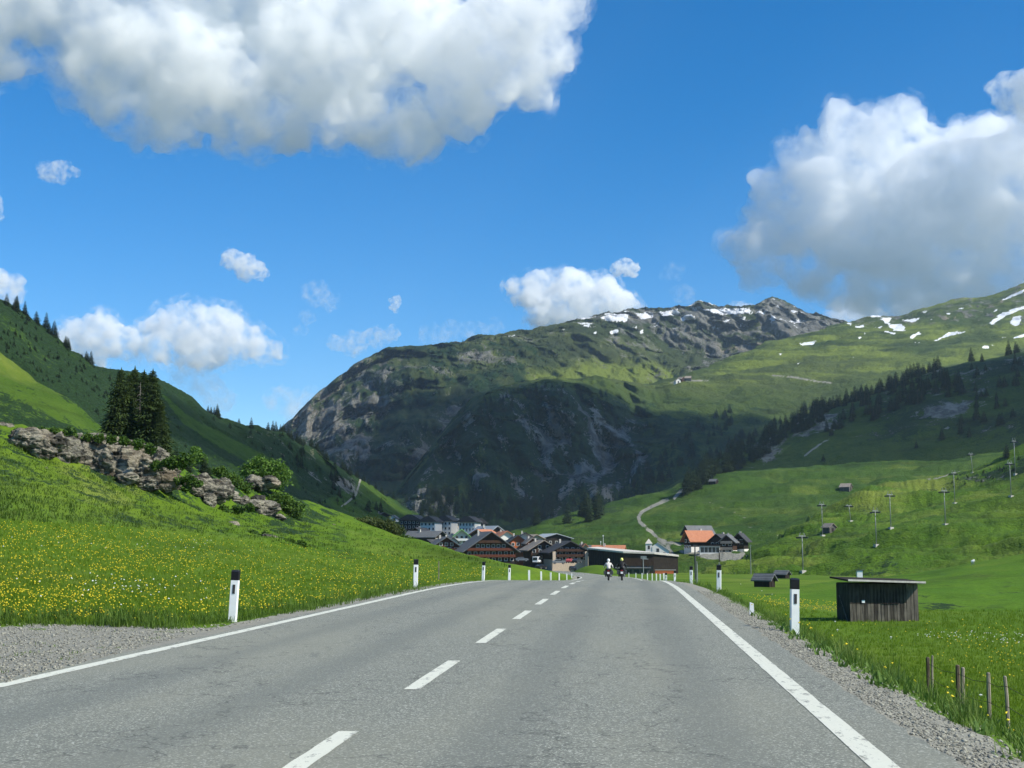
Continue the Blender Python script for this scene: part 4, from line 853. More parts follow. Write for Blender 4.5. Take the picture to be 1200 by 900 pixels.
n = 15000; gy_ = 6 + 34 * rng.uniform(0, 1, n) ** 1.7; gx_ = XB + 0.02 + rng.gamma(2.0, 0.19, n); keep = gx_ < 3.05; gx_, gy_ = gx_[keep], gy_[keep]
zb = roadz(gy_) - np.interp(gx_, [1.9, 2.1, 2.6, 3.0, 3.4], [0.012, 0.03, 0.08, 0.20, 0.42])
stones('gravel', np.stack([gx_, gy_, zb + 0.002], 1), rng.gamma(1.8, 0.0040, len(gx_)) + 0.003, MAT['gravel'], 'grey gravel along the road shoulder next to the verge grass')
P = pts_in_picture([(-60, 731), (107, 732), (200, 737), (290, 728), (330, 722), (200, 750), (-60, 818)], 11000, 60); d = dist(P)
stones('gravel', P + np.array([0, 0, 0.004]), rng.gamma(2.0, 0.005, len(P)) + 0.0003 * d, MAT['gravel'], 'grey gravel spread over the lay-by below the flower meadow')

# --- conifers
def spruce_mesh(seed, h, detail, base_r, bare=0.08, needle_w=0.05, taper=0.85):
    """crown of drooping boughs, each a spray of needle blades"""
    r = np.random.default_rng(seed); V = []; Fc = []
    z = bare * h; 
    while z < h * 0.985:
        t = z / h; rad = base_r * (1 - t) ** taper * r.uniform(0.8, 1.12) + 0.03 * h * (1 - t)
        nb = max(4, int(detail * (0.5 + 0.7 * (1 - t))))
        a0 = r.uniform(0, 6.28)
        for b in range(nb):
            a = a0 + 6.283 * b / nb + r.normal(0, 0.22); ln = rad * r.uniform(0.6, 1.12); dr = r.uniform(0.18, 0.5)
            dx, dy = math.cos(a), math.sin(a); w = needle_w * h * (0.35 + (1 - t)) * r.uniform(0.7, 1.3)
            k = 4
            for q in range(k):
                f0 = (q + 0.15) / k; f1 = (q + 1.35) / k
                for sd in (-1, 1):
                    x0, z0 = ln * f0, z - dr * ln * f0 + 0.10 * ln * f0 * f0; x1, z1 = ln * f1, z - dr * ln * f1 + 0.10 * ln * f1 * f1 - r.uniform(0, 0.12) * ln
                    sw = sd * w * (1.1 - 0.6 * f0)
                    n0 = len(V)
                    V += [(dx * x0, dy * x0, z0), (dx * x1 - dy * sw, dy * x1 + dx * sw, z1 - 0.35 * abs(sw)), (dx * (x0 * .55 + x1 * .45) - dy * sw * 0.9, dy * (x0 * .55 + x1 * .45) + dx * sw * 0.9, z0 - 0.5 * abs(sw))]
                    Fc.append((n0, n0 + 1, n0 + 2))
        z += h * r.uniform(0.022, 0.034) * (12 / detail) ** 0.6
    V += [(0.02 * h, 0, h * 0.95), (-0.01 * h, 0.017 * h, h * 0.95), (-0.01 * h, -0.017 * h, h * 0.95), (0, 0, h * 1.02)]; n0 = len(V) - 4; Fc += [(n0, n0 + 1, n0 + 3), (n0 + 1, n0 + 2, n0 + 3), (n0 + 2, n0, n0 + 3)]
    return np.array(V), np.array(Fc)
def np_mesh(name, V, Fc, mat):
    o = mesh_np(name, V, Fc, mat); me = o.data; bpy.data.objects.remove(o); return me
# the group on the rock: two full spruces, a slimmer one and a bare dead one between
def near_spruce(px, ytop, ybase, d, rpx, seed, label):
    b = at(px, ybase, d); gz = ground(b.x, b.y, 200); h = (ybase - ytop) * d / 1511 + (b.z - gz) ; b.z = gz - 0.2
    e = empty('spruce_tree', b); tag(e, label, 'tree', 'spruces on the rock outcrop')
    V, Fc = spruce_mesh(seed, h, 26, rpx * d / 1511 * 1.08, 0.02, 0.085, 0.5)
    mesh_np('crown', V, Fc, MAT['needle'], e)
    MB().tube([(0, 0, 0), (0, 0, h * 0.5), (0, 0, h * 0.96)], [0.22, 0.13, 0.02], 8).build('trunk', MAT['bark'], e, True)
near_spruce(139, 432, 519, 160, 19, 1, 'full spruce standing on the uphill side of the clump above the rocks')
near_spruce(155, 430, 520, 166, 17, 2, 'tall spruce in the middle of the clump above the rocks')
near_spruce(176, 433, 528, 158, 21, 3, 'broad spruce at the downhill end of the clump above the rocks')
near_spruce(187, 470, 530, 156, 11, 4, 'short spruce leaning out at the downhill foot of the clump')
near_spruce(166, 434, 522, 164, 17, 8, 'tall spruce close against the broad downhill one in the clump')
near_spruce(148, 437, 520, 162, 15, 9, 'spruce squeezed between the full uphill one and the tall middle one')
near_spruce(147, 450, 520, 172, 16, 6, 'spruce half hidden behind the tall one in the clump')
b = at(162, 521, 161); b.z = ground(b.x, b.y, 200) - 0.1; e = empty('dead_spruce', b); tag(e, 'bare grey dead spruce between the living spruces above the rocks', 'tree')
h = 8.2; MB().tube([(0, 0, 0), (0.05, 0, h * 0.5), (0, 0, h)], [0.10, 0.06, 0.015], 7).build('trunk', MAT['deadwood'], e, True)
for k in range(34):
    t = 0.12 + 0.85 * k / 34; a = k * 2.4; l = 1.6 * (1 - t) + 0.25
    MB().tube([(0, 0, h * t), (l * 0.6 * math.cos(a), l * 0.6 * math.sin(a), h * t - 0.12), (l * math.cos(a), l * math.sin(a), h * t - 0.35)], [0.028, 0.018, 0.008], 4).build('branch', MAT['deadwood'], e)
# distant conifers: three shapes shared by all
FAR = []
for k in range(3):
    V, Fc = spruce_mesh(40 + k, 1.0, 7, (0.30, 0.36, 0.27)[k], 0.02, 0.14, (0.7, 0.5, 0.8)[k]); FAR.append((np_mesh('crown', V, Fc, MAT['needlef']), V, Fc))
FTR = MB().tube([(0, 0, -0.12), (0, 0, 0.9)], [0.025, 0.006], 5).mesh('trunk', MAT['bark'])
def far_spruce(p, h, label, group, cat='tree'):
    e = empty('spruce_tree', p, random.uniform(0, 6.28)); e.scale = (h * random.uniform(0.85, 1.2), h * random.uniform(0.85, 1.2), h); tag(e, label, cat, group)
    inst('crown', random.choice(FAR)[0], e); inst('trunk', FTR, e)
def crest_spots(layer, x0, x1, n, back=0.0, up=0.9):
    """points along the skyline row of a terrain sheet"""
    A, d, X, Y, Z, px, py = layer; out = []
    for x in np.sort(rng.uniform(x0, x1, n)):
        c = int(np.argmin(np.abs(px[px.shape[0] // 2] - x))); r = int(np.argmin(py[:, c])); r = max(0, r - int(rng.integers(0, 4)))
        out.append(Vector((X[r, c], Y[r, c], Z[r, c] - 0.3)))
    return out
for x0, x1, n in ((0, 26, 5), (30, 80, 9), (84, 120, 3), (230, 350, 20), (350, 470, 22)):
    for p in crest_spots(RG, x0, x1, n): far_spruce(p, random.uniform(3.5, 7.0) * (1.0 if x0 < 200 else 0.95), 'small dark spruce on the skyline of the wooded ridge', 'spruces along the ridge skyline')
for x0, x1, n in ((800, 960, 16), (960, 1062, 36), (1062, 1200, 16)):
    for p in crest_spots(SH, x0, x1, n): far_spruce(p, random.uniform(8, 15.0), 'dark spruce on the skyline of the wooded shoulder', 'spruces along the shoulder skyline')
def far_spots(poly, n): return [Vector(p) for p in pts_in_picture(poly, n, 3000)]
for p in far_spots([(950, 500), (1000, 468), (1050, 448), (1120, 440), (1130, 462), (1060, 480), (1000, 500), (960, 520)], 190): far_spruce(p, random.uniform(8, 14), 'dark spruce in the wood just below the shoulder skyline', 'spruces of the shoulder wood')
for p in far_spots([(1120, 430), (1200, 425), (1200, 500), (1120, 500)], 30): far_spruce(p, random.uniform(5, 10), 'scattered dark spruce on the shaded shoulder slope above the lift', 'scattered shoulder spruces')
for q in ((1104, 515, 14), (1126, 508, 15), (1136, 512, 12), (1180, 535, 15), (1074, 525, 10), (965, 540, 8)): 
    p = hit(q[0], q[1]); far_spruce(p, q[2] * p.length / 1511, 'lone dark spruce below the shoulder wood above the lit slope', 'lone spruces under the wood')
for p in far_spots([(330, 520), (400, 555), (450, 590), (500, 612), (420, 600), (350, 560)], 70): far_spruce(p, random.uniform(4, 8), 'dark spruce on the shaded flank of the wooded ridge', 'spruces on the ridge flank')
def wood(name, P, hmin, hmax, label):
    """a mass of distant trees as one mesh"""
    V_, F_, n0 = [], [], 0
    for p in P:
        _, V, Fc = FAR[rng.integers(0, 3)]; h = rng.uniform(hmin, hmax); a = rng.uniform(0, 6.28)
        q = V * h; V_.append(np.stack([q[:, 0] * math.cos(a) - q[:, 1] * math.sin(a), q[:, 0] * math.sin(a) + q[:, 1] * math.cos(a), q[:, 2] - 0.4], 1) + np.array(p)); F_.append(Fc + n0); n0 += len(V)
    tag(mesh_np(name, np.concatenate(V_), np.concatenate(F_), MAT['needlef']), label, 'wood', kind='stuff')
wood('spruce_forest', [p for p in pts_in_picture([(790, 590), (800, 570), (830, 535), (870, 510), (900, 500), (940, 480), (985, 470), (960, 495), (930, 510), (880, 545), (840, 560), (810, 580)], 700, 3000)], 8, 15, 'dense dark spruce wood climbing the gully beside the shoulder')
wood('spruce_forest', [p for p in pts_in_picture([(740, 560), (780, 530), (830, 490), (870, 470), (860, 500), (820, 530), (780, 565), (750, 590)], 190, 3000)], 8, 14, 'thin band of dark spruces on the slope next to the cliff')
wood('spruce_forest', [p for p in pts_in_picture([(470, 585), (520, 575), (640, 590), (720, 590), (700, 612), (600, 616), (500, 612)], 260, 3000)], 8, 14, 'dark spruce wood at the foot of the cliff behind the village')
wood('spruce_forest', [p for p in pts_in_picture([(560, 470), (640, 452), (720, 462), (700, 480), (620, 475), (560, 495)], 120, 3000)], 6, 11, 'spruces fringing the upper edge of the shaded cliff')
wood('dwarf_pines', [p for p in pts_in_picture([(0, 370), (60, 405), (130, 440), (190, 455), (180, 480), (130, 490), (60, 440), (0, 415)], 260, 3000)], 1.2, 2.6, 'low dark dwarf pines covering the ridge flank')
wood('scrub', [p for p in pts_in_picture([(1105, 566), (1125, 560), (1150, 552), (1190, 543), (1200, 532), (1230, 545), (1190, 562), (1140, 566), (1115, 572)], 130, 3000)], 1.0, 2.4, 'dark low scrub on the knoll of the lift slope')
wood('dwarf_pines', [p for p in pts_in_picture([(190, 455), (260, 495), (330, 510), (400, 555), (470, 598), (400, 600), (350, 580), (360, 560), (250, 500)], 420, 3000)], 1.2, 3.2, 'dwarf pines dotted over the ridge above the village')
wood('dwarf_pines', [p for p in pts_in_picture([(0, 350), (80, 410), (190, 445), (190, 470), (230, 520), (250, 570), (180, 530), (100, 480), (0, 410)], 420, 3000)], 1.0, 2.6, 'thick carpet of dwarf pines under the ridge crest trees')
wood('dwarf_pines', [p for p in pts_in_picture([(400, 445), (450, 412), (560, 396), (640, 390), (700, 400), (640, 430), (560, 440), (470, 470)], 520, 4000)], 3.0, 6.5, 'dark dwarf pine patches on the mountain shoulder')
# --- bushes
def bush(px, py, d, lumps, mat, label, seed, leaf=0.17, dens=750, group=None, name='bush'):
    """lumps: (dx, dy_up, r) in picture pixels about the base pixel"""
    r = np.random.default_rng(seed); b = at(px, py, d); k = d / 1511; e = empty(name, b); tag(e, label, 'bush', group)
    C = []; st = MB()
    for dx, up, rad in lumps:
        n = max(40, int(dens * (rad / 10) ** 2)); v = r.normal(size=(n, 3)); v /= np.linalg.norm(v, axis=1)[:, None]; v *= (r.uniform(0.35, 1.0, n) ** 0.5)[:, None] * rad * k
        fq = 2.2 / (rad * k); v *= (1 + 0.75 * perlin(v[:, 0] * fq + seed + dx, v[:, 1] * fq, v[:, 2] * fq) + 0.25 * perlin(v[:, 0] * fq * 3 + seed, v[:, 1] * fq * 3, v[:, 2] * fq * 3))[:, None]
        c = np.array((dx * k, r.uniform(-0.3, 0.3) * rad * k, up * k)); C.append(v * np.array([1, 0.9, 0.8]) + c); st.tube([(dx * k * 0.3, 0, -0.3), tuple(c * np.array([0.8, 0.8, 0.5])), tuple(c)], [0.06, 0.04, 0.015], 5)
    P = np.concatenate(C); n = len(P); u = r.normal(size=(n, 3)); u /= np.linalg.norm(u, axis=1)[:, None]; w = np.cross(u, r.normal(size=(n, 3))); w /= np.linalg.norm(w, axis=1)[:, None]; s = leaf * r.uniform(0.5, 1.2, n)[:, None]
    V = np.stack([P - u * s, P + w * s * 0.6, P + u * s, P - w * s * 0.6], 1).reshape(-1, 3); i = (np.arange(n) * 4)[:, None]
    mesh_np('foliage', V, np.concatenate([i, i + 1, i + 2, i + 3], 1), mat, e); st.build('stems', MAT['bark'], e)
bush(307, 585, 150, [(0, 28, 16), (-14, 34, 12), (12, 36, 13), (18, 22, 13), (-4, 42, 10), (24, 30, 9)], MAT['bushl'], 'large pale green bush on the crest past the rock outcrop', 1)
bush(233, 548, 152, [(0, 12, 8), (-4, 20, 6), (5, 8, 6)], MAT['bushl'], 'small pale green bush behind the rocks beside the spruces', 2)
bush(262, 572, 141, [(-30, 8, 13), (-14, 10, 14), (4, 6, 15), (18, 0, 13), (-40, 12, 10), (-4, 18, 9)], MAT['bush'], 'broad dark green thicket above the middle rock outcrop', 3)
bush(330, 600, 146, [(-14, 8, 13), (0, 10, 14), (14, 2, 12), (-28, 4, 10)], MAT['bush'], 'dark green thicket below the large pale bush', 4)
bush(122, 517, 124, [(-34, 5, 5), (-20, 4, 6), (-6, 3, 6), (8, 2, 6), (24, 0, 6), (40, -4, 7), (54, -10, 7)], MAT['bush'], 'low green scrub along the top of the main rock outcrop', 5)
bush(40, 509, 124, [(-20, 1, 6), (-6, 2, 6), (8, 3, 6), (24, 2, 6), (40, 3, 6)], MAT['bush'], 'low scrub fringe on the uphill top of the long outcrop', 15)
bush(195, 547, 124, [(-12, 2, 7), (2, 4, 8), (14, 4, 9), (24, 8, 9)], MAT['bush'], 'green scrub spilling over the downhill end of the long outcrop', 16)
bush(216, 566, 126, [(-6, 2, 6), (6, 4, 7), (14, 0, 6), (2, -6, 5)], MAT['bush'], 'scrub in the gap between the long and the middle outcrop', 18)
bush(268, 598, 131, [(-20, 0, 6), (-6, 1, 6), (10, 1, 6), (24, 3, 6)], MAT['bush'], 'scrub growing along the foot of the middle outcrop', 17)
bush(445, 628, 168, [(-18, 14, 9), (-6, 13, 10), (8, 11, 11), (20, 6, 9), (-26, 16, 6)], MAT['bushb'], 'brownish green hedge bush on the meadow edge above the village', 6)
bush(474, 634, 160, [(0, 4, 5), (8, 2, 4)], MAT['bush'], 'small dark bush downhill of the brownish hedge bush', 7)
bush(345, 640, 112, [(-6, 2, 7), (8, 1, 6)], MAT['bush'], 'low bush at the hill foot below the boulders', 8)
bush(305, 628, 108, [(-8, 1, 6), (6, 0, 5)], MAT['bush'], 'low bush between the two pale boulders', 9)

# --- rocks
m = N('limestone', 0.95, 0.15); P = m.geo()
s1 = m.noise(m.scale(P, (0.45, 0.45, 1.6)), 1, 8, 0.7, 0.5); s2 = m.noise(m.scale(P, (2.4, 2.4, 4.0)), 1, 7, 0.72); s3 = m.noise(m.scale(P, (1.6, 1.6, 0.25)), 1, 5, 0.6)
c = m.mix(m.ramp(s1, 0.42, 0.58), (0.040, 0.038, 0.031), (0.345, 0.318, 0.248)); c = m.mix(m.math('MULTIPLY', m.ramp(s2, 0.42, 0.68), 0.6), c, (0.10, 0.096, 0.085)); c = m.mix(m.math('MULTIPLY', m.ramp(m.noise(m.scale(P, 0.25), 1, 3), 0.52, 0.68), 0.40), c, (0.32, 0.25, 0.17))  # limestone tones, with lit patches and crevice shade put into the colour
c = m.mix(m.math('MULTIPLY', m.ramp(s3, 0.56, 0.66), 0.55), c, (0.06, 0.058, 0.052)); m.col(c); m.bump(m.math('ADD', s1, m.math('MULTIPLY', s2, 0.7)), 0.5, 0.9); MAT['rock'] = m.m
def rock_mesh(seed, sub=5, planes=9):
    """a block of bedded limestone: a few cut faces, stepped ledges, chipped edges"""
    r = np.random.default_rng(seed); bm = bmesh.new(); bmesh.ops.create_icosphere(bm, subdivisions=sub, radius=1.0); V = np.array([v.co[:] for v in bm.verts]); Fc = np.array([[v.index for v in f.verts] for f in bm.faces]); bm.free()
    nrm = r.normal(size=(planes, 3)); nrm[:, 2] *= 0.6; nrm /= np.linalg.norm(nrm, axis=1)[:, None]; dd = r.uniform(0.60, 0.95, planes); dt = V @ nrm.T
    rad = np.min(np.where(dt > 0.05, dd / np.maximum(dt, 0.05), 9), axis=1); rad = np.minimum(rad, 1.15); V = V * rad[:, None]
    wz = V[:, 2] + 0.10 * fbm(V[:, 0] * 1.5 + seed, V[:, 1] * 1.5, o=3) + 0.25 * V[:, 0]
    bed = np.floor(wz * 4.5); ang = np.arctan2(V[:, 1], V[:, 0]) + 0.5 * perlin(bed * 3.3, bed * 1.7 + seed); blk = np.floor(ang * 2.2 + bed * 0.37)
    hsh = np.abs(np.sin(bed * 12.9898 + blk * 78.233 + seed) * 43758.5453) % 1.0
    f = 1 - 0.28 * hsh ** 1.5 + 0.16 * ridged(V[:, 0] * 1.7 + seed, V[:, 1] * 1.7, V[:, 2] * 3.0, o=5) + 0.05 * fbm(V[:, 0] * 7, V[:, 1] * 7 + seed, V[:, 2] * 11, o=3)
    V = V * np.stack([f, f, 0.35 * f + 0.65], 1)
    return np_mesh('rock', V, Fc, MAT['rock'])
ROCKS = [rock_mesh(100 + k) for k in range(8)]
def outcrop(label, spec, name='rock_outcrop'):
    """spec: (column, row, half width, half height in pixels, metres away)"""
    x, y, w, h, d = spec[0]; e = empty(name, at(x, y, d)); tag(e, label, 'rock')
    for i, (x, y, w, h, d) in enumerate(spec):
        k = d / 1511; o = inst('rock', ROCKS[(i * 3 + int(x)) % 8], e, at(x, y + 1, d + 0.6) - e.location, random.uniform(0, 6.28), (w * k * 1.25, w * k * 1.3, h * k * 1.12)); o.rotation_euler.y = random.uniform(-0.1, 0.1)
outcrop('long jagged grey limestone outcrop under the spruce clump', [(22, 514, 11, 10, 121), (36, 517, 13, 13, 121), (52, 521, 13, 14, 121), (66, 520, 13, 13, 122), (78, 529, 14, 15, 122), (92, 524, 12, 14, 125), (100, 536, 12, 15, 124), (116, 526, 14, 15, 125), (124, 541, 14, 16, 124), (134, 531, 13, 16, 126), (146, 545, 17, 18, 125), (156, 536, 15, 17, 127), (168, 550, 17, 18, 126), (180, 543, 15, 17, 128), (190, 557, 16, 15, 127), (200, 553, 10, 14, 129), (60, 512, 14, 8, 127), (108, 517, 12, 8, 128), (150, 523, 14, 9, 129), (205, 567, 9, 9, 129), (196, 571, 5, 4, 126), (150, 560, 10, 8, 123), (175, 566, 10, 7, 124)])
outcrop('middle grey rock outcrop below the dark thicket', [(240, 570, 12, 13, 132), (252, 577, 11, 13, 132), (228, 571, 9, 9, 131), (262, 574, 9, 12, 134), (245, 587, 8, 8, 131), (222, 563, 9, 7, 133)])
outcrop('low broken rock outcrop below the large pale bush', [(283, 589, 10, 8, 137), (297, 593, 11, 9, 137), (312, 597, 12, 9, 138), (272, 583, 9, 7, 136), (304, 584, 7, 5, 139), (326, 606, 7, 5, 139)])
outcrop('flat pale rock slab poking out of the large pale bush', [(296, 564, 9, 7, 145), (316, 565, 10, 7, 145), (306, 567, 9, 6, 145)], 'rock_slab')
outcrop('pale boulder lying at the foot of the hill', [(315, 630, 7, 5, 106)], 'boulder')
outcrop('mossy grey boulder half sunk in the hillside', [(273, 616, 8, 5, 118)], 'boulder')
outcrop('pale stones on the crest uphill of the long outcrop', [(3, 499, 5, 5, 127), (10, 500, 6, 5, 127), (20, 503, 5, 3, 127)], 'boulder')
for i, (x, y, w) in enumerate(((195, 571, 4), (12, 540, 2.5), (52, 548, 2.5), (155, 600, 2), (62, 503, 3), (390, 615, 2.5), (270, 600, 2.5))): outcrop('small pale stone scattered on the grassy hillside', [(x, y, w, w * 0.7, hit(x, y).length)], 'stone'); bpy.context.scene.collection.objects
for o in COL.objects:
    if o.name.startswith('stone') and o.parent is None: o['group'] = 'stones on the hillside'
# ================================================================== BUILDINGS
def wood_mat(name, a, b, sc=1.0, rough=0.9):
    m = N(name, rough, 0.15); P = m.obj(); g = m.noise(m.scale(P, (9 * sc, 9 * sc, 0.7 * sc)), 1, 5, 0.65); h = m.noise(m.scale(P, 1.3), 1, 4)
    m.col(m.mix(m.ramp(m.math('ADD', m.math('MULTIPLY', g, 0.65), m.math('MULTIPLY', h, 0.35)), 0.34, 0.66), a, b)); m.bump(g, 0.006, 0.5); return m.m
def roof_mat(name, a, b):
    m = N(name, 0.8, 0.25); P = m.obj(); n = m.noise(m.scale(P, 1.1), 1, 5, 0.7); w = m.n('TexWave', {'Vector': P, 'Scale': 0.9, 'Distortion': 1.5, 'Detail': 2}, bands_direction='Z').outputs[1]
    m.col(m.mix(m.ramp(m.math('ADD', m.math('MULTIPLY', n, 0.7), m.math('MULTIPLY', w, 0.3)), 0.3, 0.7), a, b)); return m.m
MAT['brown'] = wood_mat('brown_timber', (0.040, 0.020, 0.013), (0.075, 0.040, 0.026))
MAT['redbrown'] = wood_mat('reddish_timber', (0.085, 0.026, 0.015), (0.13, 0.045, 0.026))
MAT['darkwood'] = wood_mat('dark_timber', (0.018, 0.014, 0.012), (0.038, 0.030, 0.024))
MAT['greywood'] = wood_mat('weathered_timber', (0.055, 0.050, 0.045), (0.15, 0.14, 0.125))
MAT['shedshade'] = wood_mat('shaded_shed_plank', (0.022, 0.019, 0.016), (0.085, 0.074, 0.060))  # darker copy of the boards, eave shade put into the colour
MAT['shedlit'] = wood_mat('sunlit_shed_plank', (0.055, 0.049, 0.041), (0.185, 0.162, 0.130))  # paler copy of the same boards, sunlight put into the colour
MAT['plaster'] = plain('white_plaster', (0.70, 0.68, 0.63), 0.9, 0.08)
MAT['beige'] = plain('beige_plaster', (0.50, 0.40, 0.30), 0.9, 0.1)
MAT['orangewall'] = plain('orange_plaster', (0.50, 0.135, 0.050), 0.9, 0.12)
MAT['slate'] = roof_mat('grey_slate', (0.085, 0.090, 0.095), (0.16, 0.165, 0.17))
MAT['darkroof'] = roof_mat('dark_roof', (0.032, 0.032, 0.035), (0.065, 0.065, 0.068))
MAT['palmetal'] = roof_mat('pale_sheet_roof', (0.26, 0.30, 0.33), (0.36, 0.40, 0.43))
MAT['shingle'] = roof_mat('wood_shingle', (0.20, 0.165, 0.13), (0.34, 0.29, 0.24))
MAT['greenroof'] = roof_mat('green_roof', (0.16, 0.36, 0.13), (0.24, 0.46, 0.18))
MAT['redroof'] = roof_mat('red_tile', (0.33, 0.125, 0.065), (0.47, 0.20, 0.11))
MAT['fascia'] = plain('pale_fascia', (0.50, 0.47, 0.42), 0.8, 0.15)
m = N('window_glass', 0.08, 0.5); m.col((0.020, 0.026, 0.034)); MAT['glass'] = m.m
MAT['frame'] = plain('white_frame', (0.68, 0.67, 0.63), 0.7, 0.05)
MAT['paving'] = plain('paving', (0.24, 0.235, 0.225), 0.9, 0.2, 0.4)
WIN = {}
def window(parent, x, y, z, w, h, face, frame='frame'):
    """a framed pane on a wall; face 'f' looks along -y, 'l' along -x, 'r' along +x"""
    key = (round(w, 1), round(h, 1), frame)
    if key not in WIN:
        WIN[key] = (MB().box(-w / 2, w / 2, -0.05, 0.05, -h / 2, h / 2).mesh('window', MAT[frame]), MB().box(-w / 2 + 0.13, w / 2 - 0.13, -0.075, -0.05, -h / 2 + 0.13, h / 2 - 0.13).mesh('pane', MAT['glass']))
    o = inst('window', WIN[key][0], parent, (x, y, z), {'f': 0, 'l': -math.pi / 2, 'r': math.pi / 2}[face]); inst('pane', WIN[key][1], o)
def chalet(px, ybase, d, wpx, eave, ridge, depth, rz, wall, roof, label, rows=((3, 0.5),), nwin=6, over=1.1, balc=None, name='chalet', cat='house', base=None, side_rows=0, frame='frame', chim=True, group=None, wsz=(1.15, 1.15), off=0.0):
    """gabled house: gable front towards -y; sizes of the front in picture pixels at distance d, depth in metres"""
    k = d / 1511; w = wpx * k; he = eave * k; hr = ridge * k; e = empty(name, at(px, ybase, d), rz); tag(e, label, cat, group)
    ap = off * w
    MB().prism([(-w / 2, -4), (w / 2, -4), (w / 2, he), (ap, hr), (-w / 2, he)], 0, depth).build('wall', MAT[wall], e)
    if base: MB().box(-w / 2 - 0.06, w / 2 + 0.06, -0.06, depth + 0.06, -4, he * base[1]).build('ground_floor', MAT[base[0]], e)
    for s in (-1, 1):
        ex = s * (w / 2 + over); sl = (hr - he) / (w / 2 - s * ap); ez = he - over * sl; t = 0.32
        rf = MB().prism([(ap, hr + 0.02), (ex, ez + 0.02), (ex, ez + t), (ap, hr + t)] if s > 0 else [(ap, hr + 0.02), (ap, hr + t), (ex, ez + t), (ex, ez + 0.02)], -over * 1.1, depth + over).build('roof', MAT[roof], e)
        if s < 0 and chim: MB().box(ap - 0.12 * w - 0.3, ap - 0.12 * w + 0.3, depth * 0.6, depth * 0.6 + 0.7, hr - (hr - he) * 0.3, hr + 0.9).build('chimney', MAT['fascia'], rf)
    for n_, fz in rows:
        z = he * fz if fz < 1 else he + (hr - he) * (fz - 1)
        ww = w * (1 if fz < 1 else max(0.2, 2 - fz) * 0.8)
        for i in range(n_): window(e, -ww / 2 + ww * (i + 0.5) / n_ + (ap * (fz - 1) if fz > 1 else 0), -0.09 if (base and fz < base[1]) else -0.04, z, *wsz, 'f', frame)
    for r_ in range(side_rows):
        for i in range(4): window(e, -w / 2 - 0.04, depth * (i + 0.5) / 4, he * (0.25 + 0.5 * r_), *wsz, 'l', frame)
    for bz, bw, bm in (balc or ()):
        z = he * bz if bz < 1 else he + (hr - he) * (bz - 1)
        b = MB().box(-w * bw / 2, w * bw / 2, -1.2, -0.02, z - 0.15, z).build('balcony', MAT[bm], e)
        MB().box(-w * bw / 2, w * bw / 2, -1.28, -1.18, z + 0.01, z + 0.85).build('railing', MAT[bm], b)
    return e
# the row of big chalets by the road
chalet(575, 660, 430, 58, 16, 36, 18, R(18), 'brown', 'slate', 'largest brown timber chalet hotel with three balcony rows and grey roof', ((8, 0.28), (8, 0.72), (6, 1.2)), balc=((0.45, 1.0, 'redbrown'), (0.92, 1.0, 'redbrown'), (1.38, 0.55, 'brown')), base=('darkwood', 0.3), over=1.6, name='chalet_hotel')
chalet(523, 652, 445, 30, 12, 22, 14, R(16), 'redbrown', 'slate', 'reddish brown chalet with grey roof half sunk behind the meadow edge', ((4, 0.7), (3, 1.2)), balc=((0.55, 1.0, 'brown'),), over=1.3)
chalet(544, 658, 436, 9, 11, 13, 6, R(16), 'plaster', 'slate', 'small white plastered annex beside the largest brown chalet', ((1, 0.6),), over=0.5, name='annex', chim=False)
chalet(668, 659, 430, 42, 13, 24, 16, R(14), 'darkwood', 'darkroof', 'dark timber chalet with beige corner pillars next to the long dark building', ((6, 0.30), (6, 0.78), (4, 1.2)), balc=((0.5, 0.8, 'brown'), (0.98, 0.8, 'brown')), base=('beige', 0.25), over=1.5, wsz=(1.0, 1.1))
for e in [o for o in COL.objects if o.get('label', '').startswith('dark timber chalet with beige')]:
    for x in (-5.6, 5.3):
        MB().box(x - 0.5, x + 0.5, -1.45, -0.9, -2, 3.6).build('pillar', MAT['beige'], e)
chalet(637, 658, 446, 30, 15, 24, 14, R(16), 'brown', 'shingle', 'brown chalet with pale shingle roof between the orange house and dark chalet', ((4, 0.35), (4, 0.8), (2, 1.2)), balc=((0.5, 0.9, 'darkwood'),), over=1.5)
chalet(607, 654, 470, 17, 20, 26, 12, R(12), 'orangewall', 'darkroof', 'orange plastered house behind the largest brown chalet', ((3, 0.45), (3, 0.8)), over=1.0, name='house')
chalet(616, 654, 482, 24, 22, 29, 12, R(8), 'plaster', 'darkroof', 'white house with wide dark gable roof above the orange house', ((4, 0.5), (4, 0.8)), over=1.4, name='house')
chalet(541, 640, 505, 24, 9, 19, 14, R(10), 'plaster', 'greenroof', 'white chalet with bright green roof in the middle of the village', ((4, 0.5), (3, 1.15)), balc=((0.7, 0.8, 'frame'),), over=1.6)
chalet(516, 636, 520, 22, 7, 13, 16, R(60), 'darkwood', 'slate', 'dark house with grey roof behind the reddish chalet', ((3, 0.5),), over=1.0, name='house')
chalet(487, 640, 540, 26, 12, 21, 14, R(-8), 'darkwood', 'darkroof', 'dark chalet with low gable at the uphill end of the village', ((4, 0.5), (3, 1.2)), over=1.4)
chalet(582, 640, 560, 24, 15, 23, 16, R(35), 'darkwood', 'palmetal', 'dark house with pale blue grey roof behind the largest chalet', ((4, 0.6),), over=1.2, name='house')
chalet(628, 640, 540, 18, 9, 13, 14, R(30), 'beige', 'shingle', 'beige house with pale pinkish roof behind the orange house', ((3, 0.5),), over=1.0, name='house')
chalet(652, 640, 560, 36, 9, 14, 20, R(20), 'darkwood', 'palmetal', 'wide low hall with pale grey sheet roof behind the dark chalet', ((5, 0.5),), over=1.0, name='hall', chim=False)
